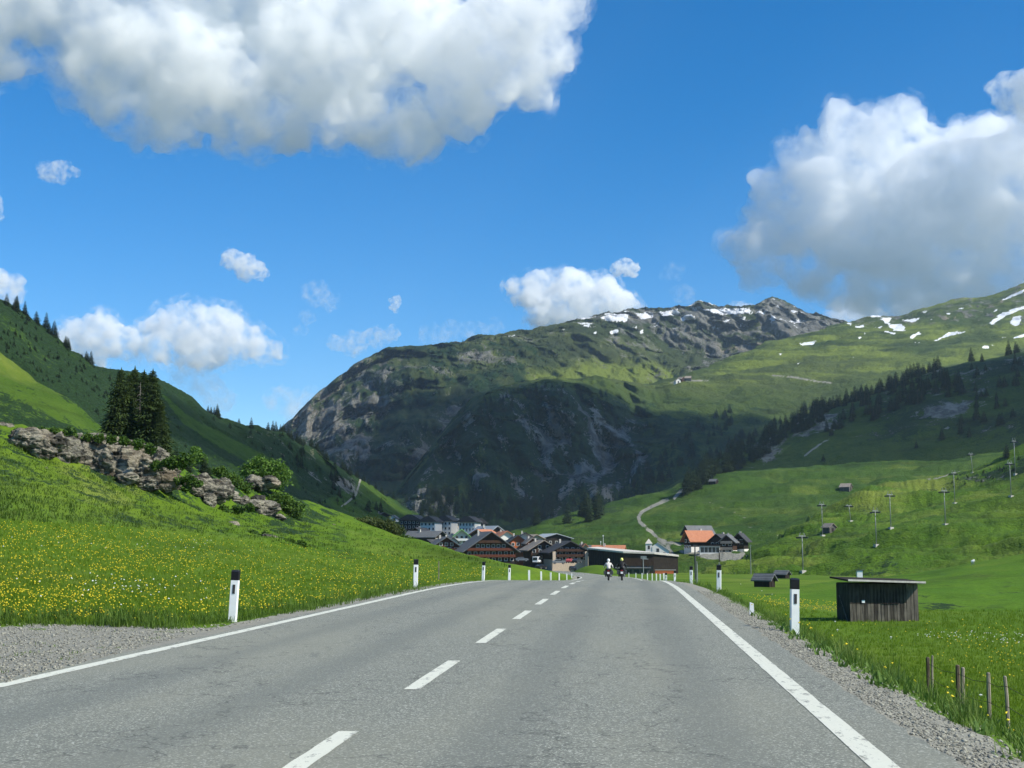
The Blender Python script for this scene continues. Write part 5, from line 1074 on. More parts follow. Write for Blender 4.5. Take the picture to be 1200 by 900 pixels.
chalet(700, 655, 470, 10, 12, 15, 10, R(70), 'darkwood', 'slate', 'small dark house with grey roof uphill of the long dark building', ((2, 0.5),), over=0.7, name='house')
chalet(594, 640, 530, 16, 12, 17, 12, R(20), 'plaster', 'redroof', 'white house with reddish roof wedged behind the orange house', ((3, 0.5),), over=1.0, name='house')
chalet(502, 646, 470, 16, 8, 13, 12, R(-30), 'brown', 'darkroof', 'small brown chalet above the reddish chalet at the meadow edge', ((3, 0.5),), over=1.0)
chalet(624, 650, 460, 12, 14, 19, 9, R(14), 'redbrown', 'shingle', 'narrow reddish chalet squeezed beside the shingle roofed one', ((2, 0.4), (2, 0.8)), over=0.8)
chalet(560, 636, 545, 18, 10, 15, 12, R(-20), 'brown', 'redroof', 'brown house with red roof peeping over the largest chalet', ((3, 0.5),), over=1.0, name='house')
chalet(686, 656, 455, 10, 13, 18, 10, R(10), 'beige', 'redroof', 'beige house with red roof between dark chalet and long hall', ((2, 0.4), (2, 0.8)), over=0.8, name='house')
chalet(530, 644, 480, 14, 9, 14, 10, R(25), 'plaster', 'slate', 'white cottage below the green roofed chalet', ((3, 0.5),), over=0.9, name='house')
# white hotel blocks further back
def block(px, ybase, d, wpx, hpx, depth, rz, wall, roof, label, nx, nz, name='hotel', roof_h=3.0, over=1.0):
    k = d / 1511; w = wpx * k; h = hpx * k; e = empty(name, at(px, ybase, d), rz); tag(e, label, 'house')
    MB().box(-w / 2, w / 2, 0, depth, -5, h).build('wall', MAT[wall], e)
    MB().prism([(-w / 2 - over, h + 0.02), (w / 2 + over, h + 0.02), (w / 2 + over, h + 0.3), (w * 0.12, h + roof_h), (-w * 0.12, h + roof_h), (-w / 2 - over, h + 0.3)], -over, depth + over).build('roof', MAT[roof], e)
    for j in range(nz):
        for i in range(nx): window(e, -w / 2 + w * (i + 0.5) / nx, -0.04, h * (j + 0.55) / nz, w / nx * 0.55, h / nz * 0.6, 'f')
block(501, 628, 640, 18, 16, 14, R(-6), 'plaster', 'darkroof', 'white hotel block with dark roof nearest the dark gabled chalet', 4, 3)
block(520, 628, 655, 18, 17, 14, R(-6), 'plaster', 'darkroof', 'white hotel block between two others behind the green roofed chalet', 4, 3)
block(547, 630, 640, 19, 18, 14, R(-6), 'plaster', 'darkroof', 'tall white hotel block with grid of windows above the green roof', 5, 3)
block(530, 628, 670, 10, 14, 12, R(-6), 'beige', 'slate', 'beige link building between the white hotel blocks', 2, 3)
block(480, 626, 660, 24, 16, 14, R(-6), 'darkwood', 'darkroof', 'big dark timber hotel beside the white blocks', 5, 3)
block(563, 628, 655, 14, 14, 12, R(10), 'darkwood', 'darkroof', 'dark house at the far end of the white hotel row', 3, 2, name='house')
chalet(418, 606, 720, 14, 4, 8, 12, R(30), 'greywood', 'slate', 'small grey roofed farmhouse under the wooded ridge', ((2, 0.5),), over=1, name='house')
chalet(450, 612, 700, 20, 6, 11, 12, R(25), 'darkwood', 'darkroof', 'dark house with white gable under the ridge path', ((3, 0.5),), over=1.2, name='house', base=('plaster', 0.5))
chalet(460, 613, 690, 8, 6, 9, 8, R(0), 'plaster', 'slate', 'tiny white house beside the brownish hedge bush', ((2, 0.5),), over=0.5, name='house', chim=False)
# the long dark building with a flat roof
MAT['hallwood'] = wood_mat('hall_cladding', (0.030, 0.019, 0.014), (0.048, 0.033, 0.025))
k = 385 / 1511
e = empty('long_building', at(742, 674, 385)); tag(e, 'long dark timber hall with pale flat roof edge beside the road', 'building')
fx = lambda p: (p - 742) * k
p0, p1, p2, p3 = (fx(690), 1.5), (fx(731), -2.5), (fx(766), -2.0), (fx(794), 2.0)
H = 7.6
foot = [p0, p1, p2, p3, (fx(790), 22), (fx(700), 26)]
def wallseg(a, b, h0, h1, mat):
    MB().add([(a[0], a[1], -3), (b[0], b[1], -3), (b[0], b[1], h1), (a[0], a[1], h0), (a[0] + .1, a[1] + 0.4, -3), (b[0] + .1, b[1] + 0.4, -3), (b[0] + .1, b[1] + .4, h1), (a[0] + .1, a[1] + 0.4, h0)], [(0, 1, 2, 3), (5, 4, 7, 6), (3, 2, 6, 7), (1, 5, 6, 2), (4, 0, 3, 7)]).build('wall', mat, e)
wallseg(p0, p1, 7.6, 6.5, MAT['darkwood']); wallseg(p1, p2, 6.5, 6.2, MAT['hallwood']); wallseg(p2, p3, 6.2, 5.4, MAT['darkwood'])
wallseg(p3, foot[4], 5.4, 5.4, MAT['darkwood']); wallseg(foot[5], p0, 7.8, 7.6, MAT['darkwood'])
tops = [7.6, 6.5, 6.2, 5.4, 5.6, 7.8]
c_ = Vector((sum(p[0] for p in foot) / 6, sum(p[1] for p in foot) / 6, 0))
out = [Vector((c_.x + (p[0] - c_.x) * 1.03, c_.y + (p[1] - c_.y) * 1.06, t_)) for p, t_ in zip(foot, tops)]
MB().add([tuple(v + Vector((0, 0, 0.02))) for v in out] + [tuple(v + Vector((0, 0, 0.5))) for v in out], [tuple(range(5, -1, -1)), tuple(range(6, 12))] + [(i, (i + 1) % 6, 6 + (i + 1) % 6, 6 + i) for i in range(6)]).build('roof', MAT['fascia'], e)
for i in range(14):     # upright cladding battens
    t_ = (i + 0.5) / 14; MB().box(-0.08, 0.08, -0.12, 0, -3, 6.4 - 0.05).build('batten', MAT['darkwood'], e).location = (p0[0] + (p1[0] - p0[0]) * t_, p0[1] + (p1[1] - p0[1]) * t_ - 0.02, 0.3 - 0.3 * t_ + 0.5 * (1 - t_))
for i in range(5):
    t_ = (i + 0.5) / 5; o = MB().box(-0.7, 0.7, -0.06, 0, 0, 1.6).build('window', MAT['glass'], e); o.location = (p1[0] + (p2[0] - p1[0]) * t_, p1[1] + (p2[1] - p1[1]) * t_ - 0.04, 1.2)
# awning box, low kiosk in front
b = at(700 + 48, 674, 372); 
e = empty('low_kiosk', at(742, 675, 365)); tag(e, 'low grey roofed kiosk in front of the long dark hall', 'kiosk')
MB().box(-4.6, 4.6, 0, 4, -2, 2.1).build('wall', MAT['greywood'], e); MB().box(-5, 5, -0.6, 4.5, 2.12, 2.4).build('roof', MAT['slate'], e)
for i in range(4): MB().box(-3.9 + i * 2.1, -2.5 + i * 2.1, -0.05, -0.01, 0.7, 1.8).build('window', MAT['glass'], e)
e = empty('low_wall', at(781, 672, 372)); tag(e, 'low reddish wall with pale coping at the end of the long hall', 'wall')
MB().box(-3.2, 2.6, 0, 0.6, -2, 0.9).build('masonry', MAT['orangewall'], e); MB().box(-3.3, 2.7, -0.1, 0.7, 0.91, 1.05).build('coping', MAT['fascia'], e)
# house with the orange roof strip and the church behind the long building
chalet(731, 650, 430, 24, 5, 10, 10, R(86), 'plaster', 'redroof', 'white house with orange tiled roof showing over the long hall', ((2, 0.5),), over=0.6, name='house')
e = empty('church', at(765, 654, 450)); e.scale = (0.8, 0.8, 0.85); tag(e, 'little white church with a square tower behind the long dark hall', 'church')
MB().prism([(-0.2, -3), (7, -3), (7, 3.0), (2.2, 6.2), (-0.2, 4.6)], 0, 12).build('nave', MAT['plaster'], e)
MB().prism([(2.2, 6.22), (7.6, 2.65), (7.6, 2.95), (2.2, 6.55)], -0.4, 12.4).build('roof', MAT['fascia'], e)
tw = MB().box(-3.0, -0.25, 0.2, 3.0, -3, 5.8).build('tower', MAT['plaster'], e)
MB().add([(-3.3, -0.1, 5.82), (0.05, -0.1, 5.82), (0.05, 3.3, 5.82), (-3.3, 3.3, 5.82), (-1.62, 1.6, 7.9)], [(3, 2, 1, 0), (0, 1, 4), (1, 2, 4), (2, 3, 4), (3, 0, 4)]).build('spire', MAT['fascia'], tw)
MB().box(-1.7, -1.55, 1.52, 1.68, 7.8, 8.8).build('cross', MAT['darkwood'], tw)
for x, z, w_ in ((-1.62, 4.3, 0.9), (2.2, 3.2, 1.2), (5.0, 1.6, 1.0)): MB().box(x - w_ / 2, x + w_ / 2, -0.06 if x > 0 else 0.13, -0.01 if x > 0 else 0.18, z - 0.7, z + 0.7).build('window', MAT['glass'], e)
# the inn on the meadow hill
chalet(805, 637, 490, 14, 12, 20, 11, R(-55), 'darkwood', 'slate', 'dark barn with grey roof behind the inn with the orange roof', (), over=0.8, name='barn', cat='barn', chim=False)
e = chalet(806, 647, 455, 16, 15, 24, 9, R(-62), 'darkwood', 'redroof', 'inn with bright orange tiled roof on the meadow hill', ((3, 0.4), (2, 0.85)), over=1.0, name='inn', base=('plaster', 0.40), side_rows=2)
chalet(841, 649, 452, 18, 15, 22, 10, R(-28), 'brown', 'darkroof', 'brown chalet with glazed porch next to the orange roofed inn', ((3, 0.3), (3, 0.75)), over=1.2, balc=((0.55, 0.9, 'brown'),), side_rows=2)
e = empty('porch', at(832, 649, 444)); tag(e, 'pale glazed porch in front of the brown chalet by the inn', 'porch')
MB().box(-3.4, 3.4, 0, 3, -1.5, 2.6).build('wall', MAT['plaster'], e); MB().box(-3.8, 3.8, -0.5, 3.2, 2.62, 2.85).build('roof', MAT['darkroof'], e)
for i in range(5): MB().box(-3.1 + i * 1.3, -2.0 + i * 1.3, -0.06, -0.01, 0.5, 2.2).build('window', MAT['glass'], e)
chalet(852, 650, 446, 14, 16, 22, 9, R(-14), 'brown', 'slate', 'chalet with stacked timber balconies between its dark neighbours', ((2, 0.3), (2, 0.75)), over=1.0, balc=((0.36, 1.0, 'shingle'), (0.80, 1.0, 'shingle')), base=('plaster', 0.30))
chalet(866, 648, 455, 12, 16, 22, 8, R(-16), 'darkwood', 'darkroof', 'dark tall chalet with white base at the end of the inn row', ((2, 0.55), (2, 0.85)), over=1.2, balc=((0.45, 1.0, 'darkwood'), (0.75, 1.0, 'darkwood')), base=('plaster', 0.28))
# paved areas, laid as thin sheets a little above the ground
def pave(name, pts, d, dz=0.05, mat='paving'):
    P = [Vector(at(x, y, dd)) for x, y, dd in pts]; n = len(P)
    for q in P: q.z = float(floorz(q.x, q.y)) + dz
    MBb = MB().add([tuple(p) for p in P] + [tuple(p - Vector((0, 0, 0.6))) for p in P], [tuple(range(n))] + [(i, n + i, n + (i + 1) % n, (i + 1) % n) for i in range(n)])
    return tag(MBb.build(name, MAT[mat]), kind='structure')
pave('parking_area', [(600, 664, 400), (640, 670, 380), (672, 669, 385), (700, 662, 400), (694, 656, 425), (650, 657, 428), (600, 657, 432)], 0)
# mound of grass between the two arms of the road
P0 = at(700, 668, 375); V = []
gxs = np.linspace(-1, 1, 15)
for yy in gxs:
    for xx in gxs: V.append((P0.x + 6.5 * xx - 2 * yy, P0.y + 22 * yy, P0.z - 0.6 + 2.0 * max(0, 1 - xx * xx - yy * yy) ** 0.8))
i = np.arange(225).reshape(15, 15); tag(mesh_np('grass_mound', np.array(V), np.stack([i[:-1, :-1], i[:-1, 1:], i[1:, 1:], i[1:, :-1]], -1).reshape(-1, 4), MAT['near'], smooth=True, attrs={k_: np.zeros(225) for k_ in ATTRS}), kind='structure')
# small barns and huts on the slopes
def hut(px, py, wpx, hpx, label, rz, wall='greywood', roof='shingle', depth=1.2, name='hay_barn', d=None, stretch=1.0):
    b = hit(px, py) if d is None else at(px, py, d); D = b.length; k = D / 1511; w = wpx * k; h = hpx * k; L = w * depth
    e = empty(name, b, rz); tag(e, label, 'barn')
    MB().prism([(-w / 2, -1.5), (w / 2, -1.5), (w / 2, h * 0.5), (0, h * 0.9), (-w / 2, h * 0.5)], 0, L).build('wall', MAT[wall], e)
    for s in (-1, 1):
        x1 = s * w * 0.62; z1 = h * 0.9 - h * 0.4 * 1.24; q = [(0, h * 0.9 + 0.03), (x1, z1 + 0.03), (x1, z1 + 0.2), (0, h * 0.9 + 0.22)]
        MB().prism(q if s > 0 else q[::-1], -0.4, L + 0.4).build('roof', MAT[roof], e)
    MB().box(-w * 0.14, w * 0.14, -0.05, -0.01, 0, h * 0.42).build('door', MAT['darkwood'], e)
    return e
hut(976, 623, 10, 10, 'small hay barn with sunlit roof low on the lift slope', R(35))
hut(997, 575, 10, 9, 'small hay barn high on the lift slope near the lift crest', R(60), depth=1.1)
hut(840, 567, 7, 6, 'tiny barn on the shaded meadow hill crest', R(60), 'darkwood', 'slate')
hut(905, 688, 12, 15, 'dark barn with plain slate roof in the field beyond the verge', R(52), 'darkwood', 'slate', 1.7)
hut(923, 678, 9, 9, 'low dark barn mostly hidden behind the slate roofed barn', R(50), 'darkwood', 'slate', 1.6)
for i, (x, y) in enumerate(((795, 449), (801, 447), (810, 446))):
    hut(x, y, 6, 6, ('white alpine hut on the pasture edge under the rocks', 'brown alpine hut between two others on the pasture edge', 'alpine hut with pale roof at the downhill end of the hut row')[i], R(20 + 30 * i), ('plaster', 'brown', 'greywood')[i], 'shingle', name='alpine_hut')
# ================================================================== ROADSIDE THINGS
MAT['postwhite'] = plain('post_plastic', (0.80, 0.80, 0.78), 0.5, 0.05, 4, 0.4)
MAT['postblack'] = plain('post_cap', (0.012, 0.012, 0.013), 0.5, 0.1)
m = N('reflector', 0.25, 0.6); m.col((0.035, 0.03, 0.035)); MAT['reflector'] = m.m
MAT['steel'] = plain('galvanised_steel', (0.26, 0.27, 0.27), 0.5, 0.12, 2, 0.5, 0.3)
MAT['darksteel'] = plain('dark_steel', (0.06, 0.065, 0.07), 0.5, 0.15)
MAT['fencewood'] = wood_mat('fence_wood', (0.12, 0.10, 0.075), (0.36, 0.31, 0.24), 4)
MAT['fencedark'] = wood_mat('old_fence_wood', (0.06, 0.045, 0.032), (0.17, 0.13, 0.095), 4)
MAT['wire'] = plain('wire', (0.06, 0.045, 0.035), 0.7, 0.2)
MAT['rubber'] = plain('rubber', (0.015, 0.015, 0.016), 0.8, 0.1)
def post_shape():
    """marker post: rounded triangular section with a slanted black head"""
    sec = [(-0.06, 0.025), (-0.05, -0.03), (0.05, -0.03), (0.06, 0.025), (0.03, 0.055), (-0.03, 0.055)]
    def col(z0, z1, f=1.0, slant=0.0):
        mb = MB(); n = len(sec); mb.add([(x * f, y * f, z0) for x, y in sec] + [(x * f, y * f, z1 + slant * y) for x, y in sec], [tuple(range(n - 1, -1, -1)), tuple(range(n, 2 * n))] + [(i, (i + 1) % n, n + (i + 1) % n, n + i) for i in range(n)]); return mb
    return col(-0.3, 0.735), col(0.737, 0.90, 1.03, 0.35), MB().box(-0.018, 0.018, -0.036, -0.031, 0.50, 0.66)
pa, pb, pc = post_shape(); PM = (pa.mesh('body', MAT['postwhite']), pb.mesh('cap', MAT['postblack']), pc.mesh('reflector', MAT['reflector']))
def marker(x, y, label, group=None, tilt=0.02, cap=True, s=1.0, z=None):
    e = empty('marker_post', (x, y, ground(x, y, 3) if z is None else z), random.uniform(-0.15, 0.15)); e.rotation_euler = (random.uniform(-.02, .02), tilt, e.rotation_euler.z); e.scale = (s * 1.28, s * 1.28, s)
    tag(e, label, 'post', group); inst('body', PM[0], e)
    if cap: inst('cap', PM[1], e); inst('reflector', PM[2], e)
marker(-7.02, 22.6, 'white marker post with black cap at the end of the gravel bay', tilt=0.045)
marker(-6.85, 41.5, 'white marker post with black cap beside the thin stake in the flower meadow')
marker(-7.05, 63, 'white marker post between the thin stake and the railing posts', tilt=0.03)
marker(2.74, 21.8, 'tall white marker post on the verge opposite the gravel bay', tilt=0.03)
marker(2.98, 43, 'white marker post on the verge, second beyond the tall one')
marker(3.05, 63, 'white marker post on the verge by the dark pole')
marker(3.10, 86, 'white marker post near the crest on the verge side'); marker(3.15, 107, 'distant marker post past the crest on the verge side', tilt=0.0)
for y in (76,): marker(-6.95, y, 'white marker post right before the low railing', tilt=0.02)
for i, y in enumerate((92, 105, 118, 133, 150, 168)):
    marker(-7.0 + float(roadx(y)), y, 'slim white post of the row past the crest, meadow side', 'white posts past the crest, meadow side', cap=False, tilt=0, s=0.95, z=float(roadz(y)) + 0.02)
for i, y in enumerate((128, 142, 157, 172, 188, 205, 224, 245)):
    marker(3.05 + float(roadx(y)) + 0.5, y, 'slim white post of the row past the crest, verge side', 'white posts past the crest, verge side', cap=False, tilt=0, s=0.95, z=float(roadz(y)) + 0.02)
# stub of a broken post
e = empty('marker_stub', hit(881, 720)); tag(e, 'short white stub sticking out of the verge grass', 'post'); MB().prism([(-0.05, -0.1), (0.05, -0.1), (0.04, 0.22), (-0.035, 0.25)], -0.03, 0.03).build('body', MAT['postwhite'], e)
# thin stake on the meadow
b = hit(514, 679); e = empty('wooden_stake', b); tag(e, 'thin grey wooden stake standing in the flower meadow', 'stake'); h = 21 * b.length / 1511
MB().tube([(0, 0, -0.2), (0.01, 0, h * 0.5), (0, 0, h)], [0.03, 0.028, 0.024], 7).build('shaft', MAT['fencewood'], e); MB().tube([(0, 0, h + 0.001), (0, 0, h + 0.03)], [0.024, 0.006], 7).build('tip', MAT['fencewood'], e)
# pasture fence with wires below the verge
fp = [(1087, 800, 32, 0.045, 'fencedark', 0.0), (1091, 797, 32.6, 0.028, 'fencewood', 0.03), (1122, 820, 30, 0.05, 'fencedark', 0.0), (1127, 818, 30.3, 0.045, 'fencewood', 0.02), (1158, 834, 28, 0.042, 'fencewood', 0.0), (1181, 840, 27.5, 0.036, 'fencewood', -0.06), (1238, 872, 25, 0.045, 'fencewood', 0.0)]
tops = [770, 768, 779, 782, 788, 792, 815]
e = empty('pasture_fence', at(1122, 820, 30)); tag(e, 'old pasture fence of split wooden posts and rusty wire below the verge', 'fence'); E0 = e.location.copy()
pp = []
for (x, y, d, r, mt, ln), yt in zip(fp, tops):
    a = at(x, y, d) - E0; t_ = at(x, yt, d) - E0; t_.x += ln; g = ground(a.x + E0.x, a.y + E0.y, 10) - E0.z
    o = MB().tube([(a.x, a.y, min(g, a.z) - 0.3), ((a.x + t_.x) / 2 + 0.01, a.y, (a.z + t_.z) / 2), (t_.x, t_.y, t_.z - 0.02), (t_.x, t_.y, t_.z)], [r * 1.1, r, r * 0.95, r * 0.6], 7).build('post', MAT[mt], e); pp.append((a, t_))
sel = [0, 2, 4, 5, 6]
for f in (0.25, 0.75):
    w = []
    for i, j in zip(sel[:-1], sel[1:]):
        A = pp[i][1].lerp(pp[i][0], f); B = pp[j][1].lerp(pp[j][0], f); w += [A, A.lerp(B, 0.5) - Vector((0, 0, 0.05))]
    w.append(B); MB().tube([tuple(q + Vector((0, -0.05, 0))) for q in w], 0.006, 5).build('wire', MAT['wire'], e)
# plank shed in the meadow
d = 80.0; k = d / 1511
base = at(1013, 724, d); base.z = ground(base.x, base.y, 20) - 0.02
e = empty('plank_shed', base, R(8)); tag(e, 'dark weathered plank shed with a flat pale edged roof in the meadow', 'shed')
wd, dp, h0 = 4.15, 2.6, 2.28
xl = -0.85
MB().box(xl + 0.05, xl + wd - 0.05, 0.06, dp, -0.4, h0 - 0.02).build('inner_wall', MAT['darkwood'], e)
rs = random.Random(4); x = xl; i = 0
while x < xl + wd - 0.05:
    w_ = min(rs.uniform(0.17, 0.26), xl + wd - x); t_ = (x - xl) / wd
    short = 0.40 < t_ < 0.72
    # upper boards coloured as eave-shaded, lower ones as sunlit, with the hatch boards proud of them
    z_split = 1.05 + (0.08 if short else 0)
    if t_ < 0.42:
        MB().box(x + 0.012, x + w_ - 0.012, 0.0 + rs.uniform(0, .02), 0.058, z_split + 0.02, h0 - 0.05).build('plank', MAT['shedshade'], e)
        MB().box(x + 0.012, x + w_ - 0.012, -0.01 + rs.uniform(0, .02), 0.058, -0.15 + rs.uniform(0, 0.08), z_split).build('plank', MAT['shedlit' if rs.random() < 0.75 else 'shedshade'], e)
    elif t_ < 0.80:
        MB().box(x + 0.012, x + w_ - 0.012, -0.015 + rs.uniform(0, .015), 0.058, 1.12, h0 - 0.05).build('plank', MAT['shedshade'], e)
        MB().box(x + 0.012, x + w_ - 0.012, -0.02 + rs.uniform(0, .02), 0.058, -0.15 + rs.uniform(0, 0.06), 1.10).build('plank', MAT['shedlit' if rs.random() < 0.8 else 'shedshade'], e)
    else:
        MB().box(x + 0.012, x + w_ - 0.012, -0.02 + rs.uniform(0, .02), 0.058, -0.15 + rs.uniform(0, 0.08), h0 - 0.05).build('plank', MAT['shedlit' if rs.random() < 0.7 else 'shedshade'], e)
    x += w_
for j in range(11):
    y = 0.07 + j * (dp - 0.1) / 11; MB().box(xl - 0.03 + rs.uniform(0, .02), xl + 0.045, y, y + (dp - 0.1) / 11 - 0.02, -0.2, h0 - 0.06).build('plank', MAT['shedshade'], e)  # side away from the sun gets the shaded tone
    MB().box(xl + wd - 0.045, xl + wd + 0.03 - rs.uniform(0, .02), y, y + (dp - 0.1) / 11 - 0.02, -0.2, h0 - 0.06).build('plank', MAT['shedlit'], e)  # sunward side gets the sunlit tone
MB().box(xl + 1.95, xl + 2.95, -0.06, -0.025, 1.06, 1.12).build('batten', MAT['darkwood'], e)
MB().box(xl + 0.72, xl + 0.90, -0.045, -0.012, 1.12, 1.28).build('notice', MAT['postwhite'], e)
rz0, rz1 = h0 + 0.12, h0 - 0.02
rf = MB().add([(xl - 0.28, -0.62, rz0), (xl + wd + 0.24, -0.62, rz1), (xl + wd + 0.24, dp + 0.4, rz1 + 0.1), (xl - 0.28, dp + 0.4, rz0 + 0.1), (xl - 0.28, -0.62, rz0 + 0.10), (xl + wd + 0.24, -0.62, rz1 + 0.10), (xl + wd + 0.24, dp + 0.4, rz1 + 0.2), (xl - 0.28, dp + 0.4, rz0 + 0.2)], [(3, 2, 1, 0), (4, 5, 6, 7), (0, 1, 5, 4), (1, 2, 6, 5), (2, 3, 7, 6), (3, 0, 4, 7)]).build('roof', MAT['darkwood'], e)
MB().add([(xl - 0.26, -0.65, rz0 + 0.02), (xl + wd + 0.26, -0.65, rz1 + 0.02), (xl + wd + 0.26, -0.623, rz1 + 0.02), (xl - 0.26, -0.623, rz0 + 0.02), (xl - 0.26, -0.65, rz0 + 0.13), (xl + wd + 0.26, -0.65, rz1 + 0.13), (xl + wd + 0.26, -0.623, rz1 + 0.13), (xl - 0.26, -0.623, rz0 + 0.13)], [(3, 2, 1, 0), (4, 5, 6, 7), (0, 1, 5, 4), (1, 2, 6, 5), (2, 3, 7, 6), (3, 0, 4, 7)]).build('fascia_board', MAT['fascia'], rf)
MB().tube([(xl - 0.06, 0.2, -0.1), (xl - 0.06, 1.9, 1.5)], 0.035, 6).build('brace', MAT['shedlit'], e)
# small white box behind the shed
b = at(1008, 679, 190); b.z = min(b.z, ground(b.x, b.y, 60)); e = empty('control_cabin', b); tag(e, 'tiny white control cabin showing above the plank shed roof', 'cabin'); zt = (679 - 669) * 190 / 1511 + (at(1008, 679, 190).z - b.z)
MB().box(-0.45, 0.3, -0.4, 0.4, -0.2, zt).build('wall', MAT['postwhite'], e); MB().box(-0.6, 0.55, -0.5, 0.5, zt + 0.01, zt + 0.1).build('roof', MAT['darksteel'], e)
b = hit(1140, 662); e = empty('snow_gun', b); tag(e, 'white snow gun standing at the end of the ditch on the terrace', 'snow gun'); s = 5 * b.length / 1511
MB().tube([(-s * 0.5, 0, -0.2), (0, 0, s * 0.7)], 0.05, 5).build('leg', MAT['steel'], e); MB().tube([(s * 0.5, 0, -0.2), (0, 0, s * 0.7)], 0.05, 5).build('leg', MAT['steel'], e); MB().tube([(-s * 0.3, 0, s * 0.7), (0, 0, s * 0.8), (s * 0.45, 0, s * 1.0)], [s * 0.22, s * 0.3, s * 0.26], 9).build('barrel', MAT['postwhite'], e)
# lift towers
def tower(px, yb, yt, label, tw=0.45, lean=0.0):
    b = hit(px, yb); k = b.length / 1511; h = (yb - yt) * k; e = empty('lift_tower', b, R(25)); tag(e, label, 'lift tower'); L = lean * h
    MB().box(-0.6, 0.6, -0.6, 0.6, -1.2, 0.35).build('footing', MAT['fascia'], e)
    MB().tube([(0, 0, 0.2), (L * 0.5, 0, h * 0.5), (L, 0, h * 0.97)], [0.14, 0.11, 0.09], 9).build('shaft', MAT['steel'], e, True)
    a = MB().box(L - 2.3 * tw, L + 2.3 * tw, -0.10, 0.10, h * 0.93, h * 0.93 + 0.2).build('crossarm', MAT['steel'], e)
    for s in (-1, 1):
        q = MB().box(L + s * 2.1 * tw - 0.10, L + s * 2.1 * tw + 0.10, -1.2, 1.2, h * 0.93 - 0.36, h * 0.93 - 0.12).build('sheave_train', MAT['darksteel'], a)
        for j in range(4): MB().tube([(L + s * 2.1 * tw - 0.13, -0.95 + j * 0.63, h * 0.93 - 0.42), (L + s * 2.1 * tw + 0.13, -0.95 + j * 0.63, h * 0.93 - 0.42)], 0.13, 8).build('sheave', MAT['darksteel'], e)
        MB().tube([(L + s * 1.7 * tw, 0, h * 0.95), (L + s * 1.1 * tw, 0, h * 1.03)], 0.08, 5).build('hoist_frame', MAT['steel'], e)
for q in ((941, 670, 627, 'lift tower lowest on the slope above the slate roofed barn'), (964, 628, 590, 'lift tower beside the lower hay barn'), (997, 611, 592, 'stubby leaning lift tower on the bare rib between the hay barns', 0.55, -0.1), (1027, 639, 598, 'lift tower by the short path in the middle of the slope'), (1044, 619, 579, 'lift tower with dark head standing on a pale patch'), (1108, 615, 575, 'lift tower with dark foot below the scrub'), (1119, 590, 554, 'lift tower just under the dark scrub edge'), (1140, 554, 532, 'short leaning lift tower on the skyline of the lift slope', 0.55, -0.08), (1185, 582, 543, 'lift tower below the scrubby knoll'), (1190, 556, 517, 'lift tower standing tallest against the shaded shoulder')): tower(*q)
# masts by the road and village
def mast(px, yb, yt, r, mat, label, arms=(), name='lamp_mast', d=None, cat='mast'):
    b = hit(px, yb) if d is None else at(px, yb, d); k = b.length / 1511; h = (yb - yt) * k; e = empty(name, b); tag(e, label, cat)
    MB().tube([(0, 0, -1.0), (0, 0, h * 0.6), (0, 0, h)], [r, r * 0.85, r * 0.6], 8).build('shaft', MAT[mat], e)
    for z, x0, x1, w in arms: MB().box(x0 * k, x1 * k, -w, w, h - z * k - w, h - z * k + w).build('arm', MAT[mat], e)
    return e, h, k
mast(815, 678, 640, 0.14, 'darksteel', 'dark pole beyond the verge posts with a small lamp arm', ((0, -2, 3, 0.1),), d=200)
mast(817, 676, 659, 0.10, 'steel', 'short pale pole close beside the dark pole', ((0, -0.6, 0.6, 0.08),), d=190, name='pale_pole')
mast(843, 672, 660, 0.10, 'steel', 'short pale pole in the field under the inn', ((0, -0.6, 0.6, 0.08),), name='pale_pole', d=180)
mast(843, 656, 645, 0.18, 'darkwood', 'stout dark post at the edge of the inn forecourt', ((0, -1, 1, 0.12),), d=412, name='sign_post')
mast(880, 673, 640, 0.13, 'steel', 'slender grey lamp mast at the foot of the lift slope', ((0, -0.5, 1.2, 0.1),))
e, h, k = mast(754, 674, 652, 0.14, 'steel', 'grey frame of a road sign before the long dark hall', ((0.5, -3, 4, 0.1), (3.5, -1, 6, 0.1)), d=330, name='road_sign')
MB().box(-3 * k, 4 * k, -0.05, 0.05, h - 3.2 * k, h - 0.9 * k).build('panel', MAT['steel'], e)
for x, yb, yt, lb in ((707, 642, 628, 'thin antenna mast with round top on the meadow hill'), (704, 643, 635, 'small white vent mast beside the antenna')): mast(x, yb, yt, 0.09, 'postwhite', lb, ((0, -0.6, 0.6, 0.25),), name='antenna_mast', d=480)
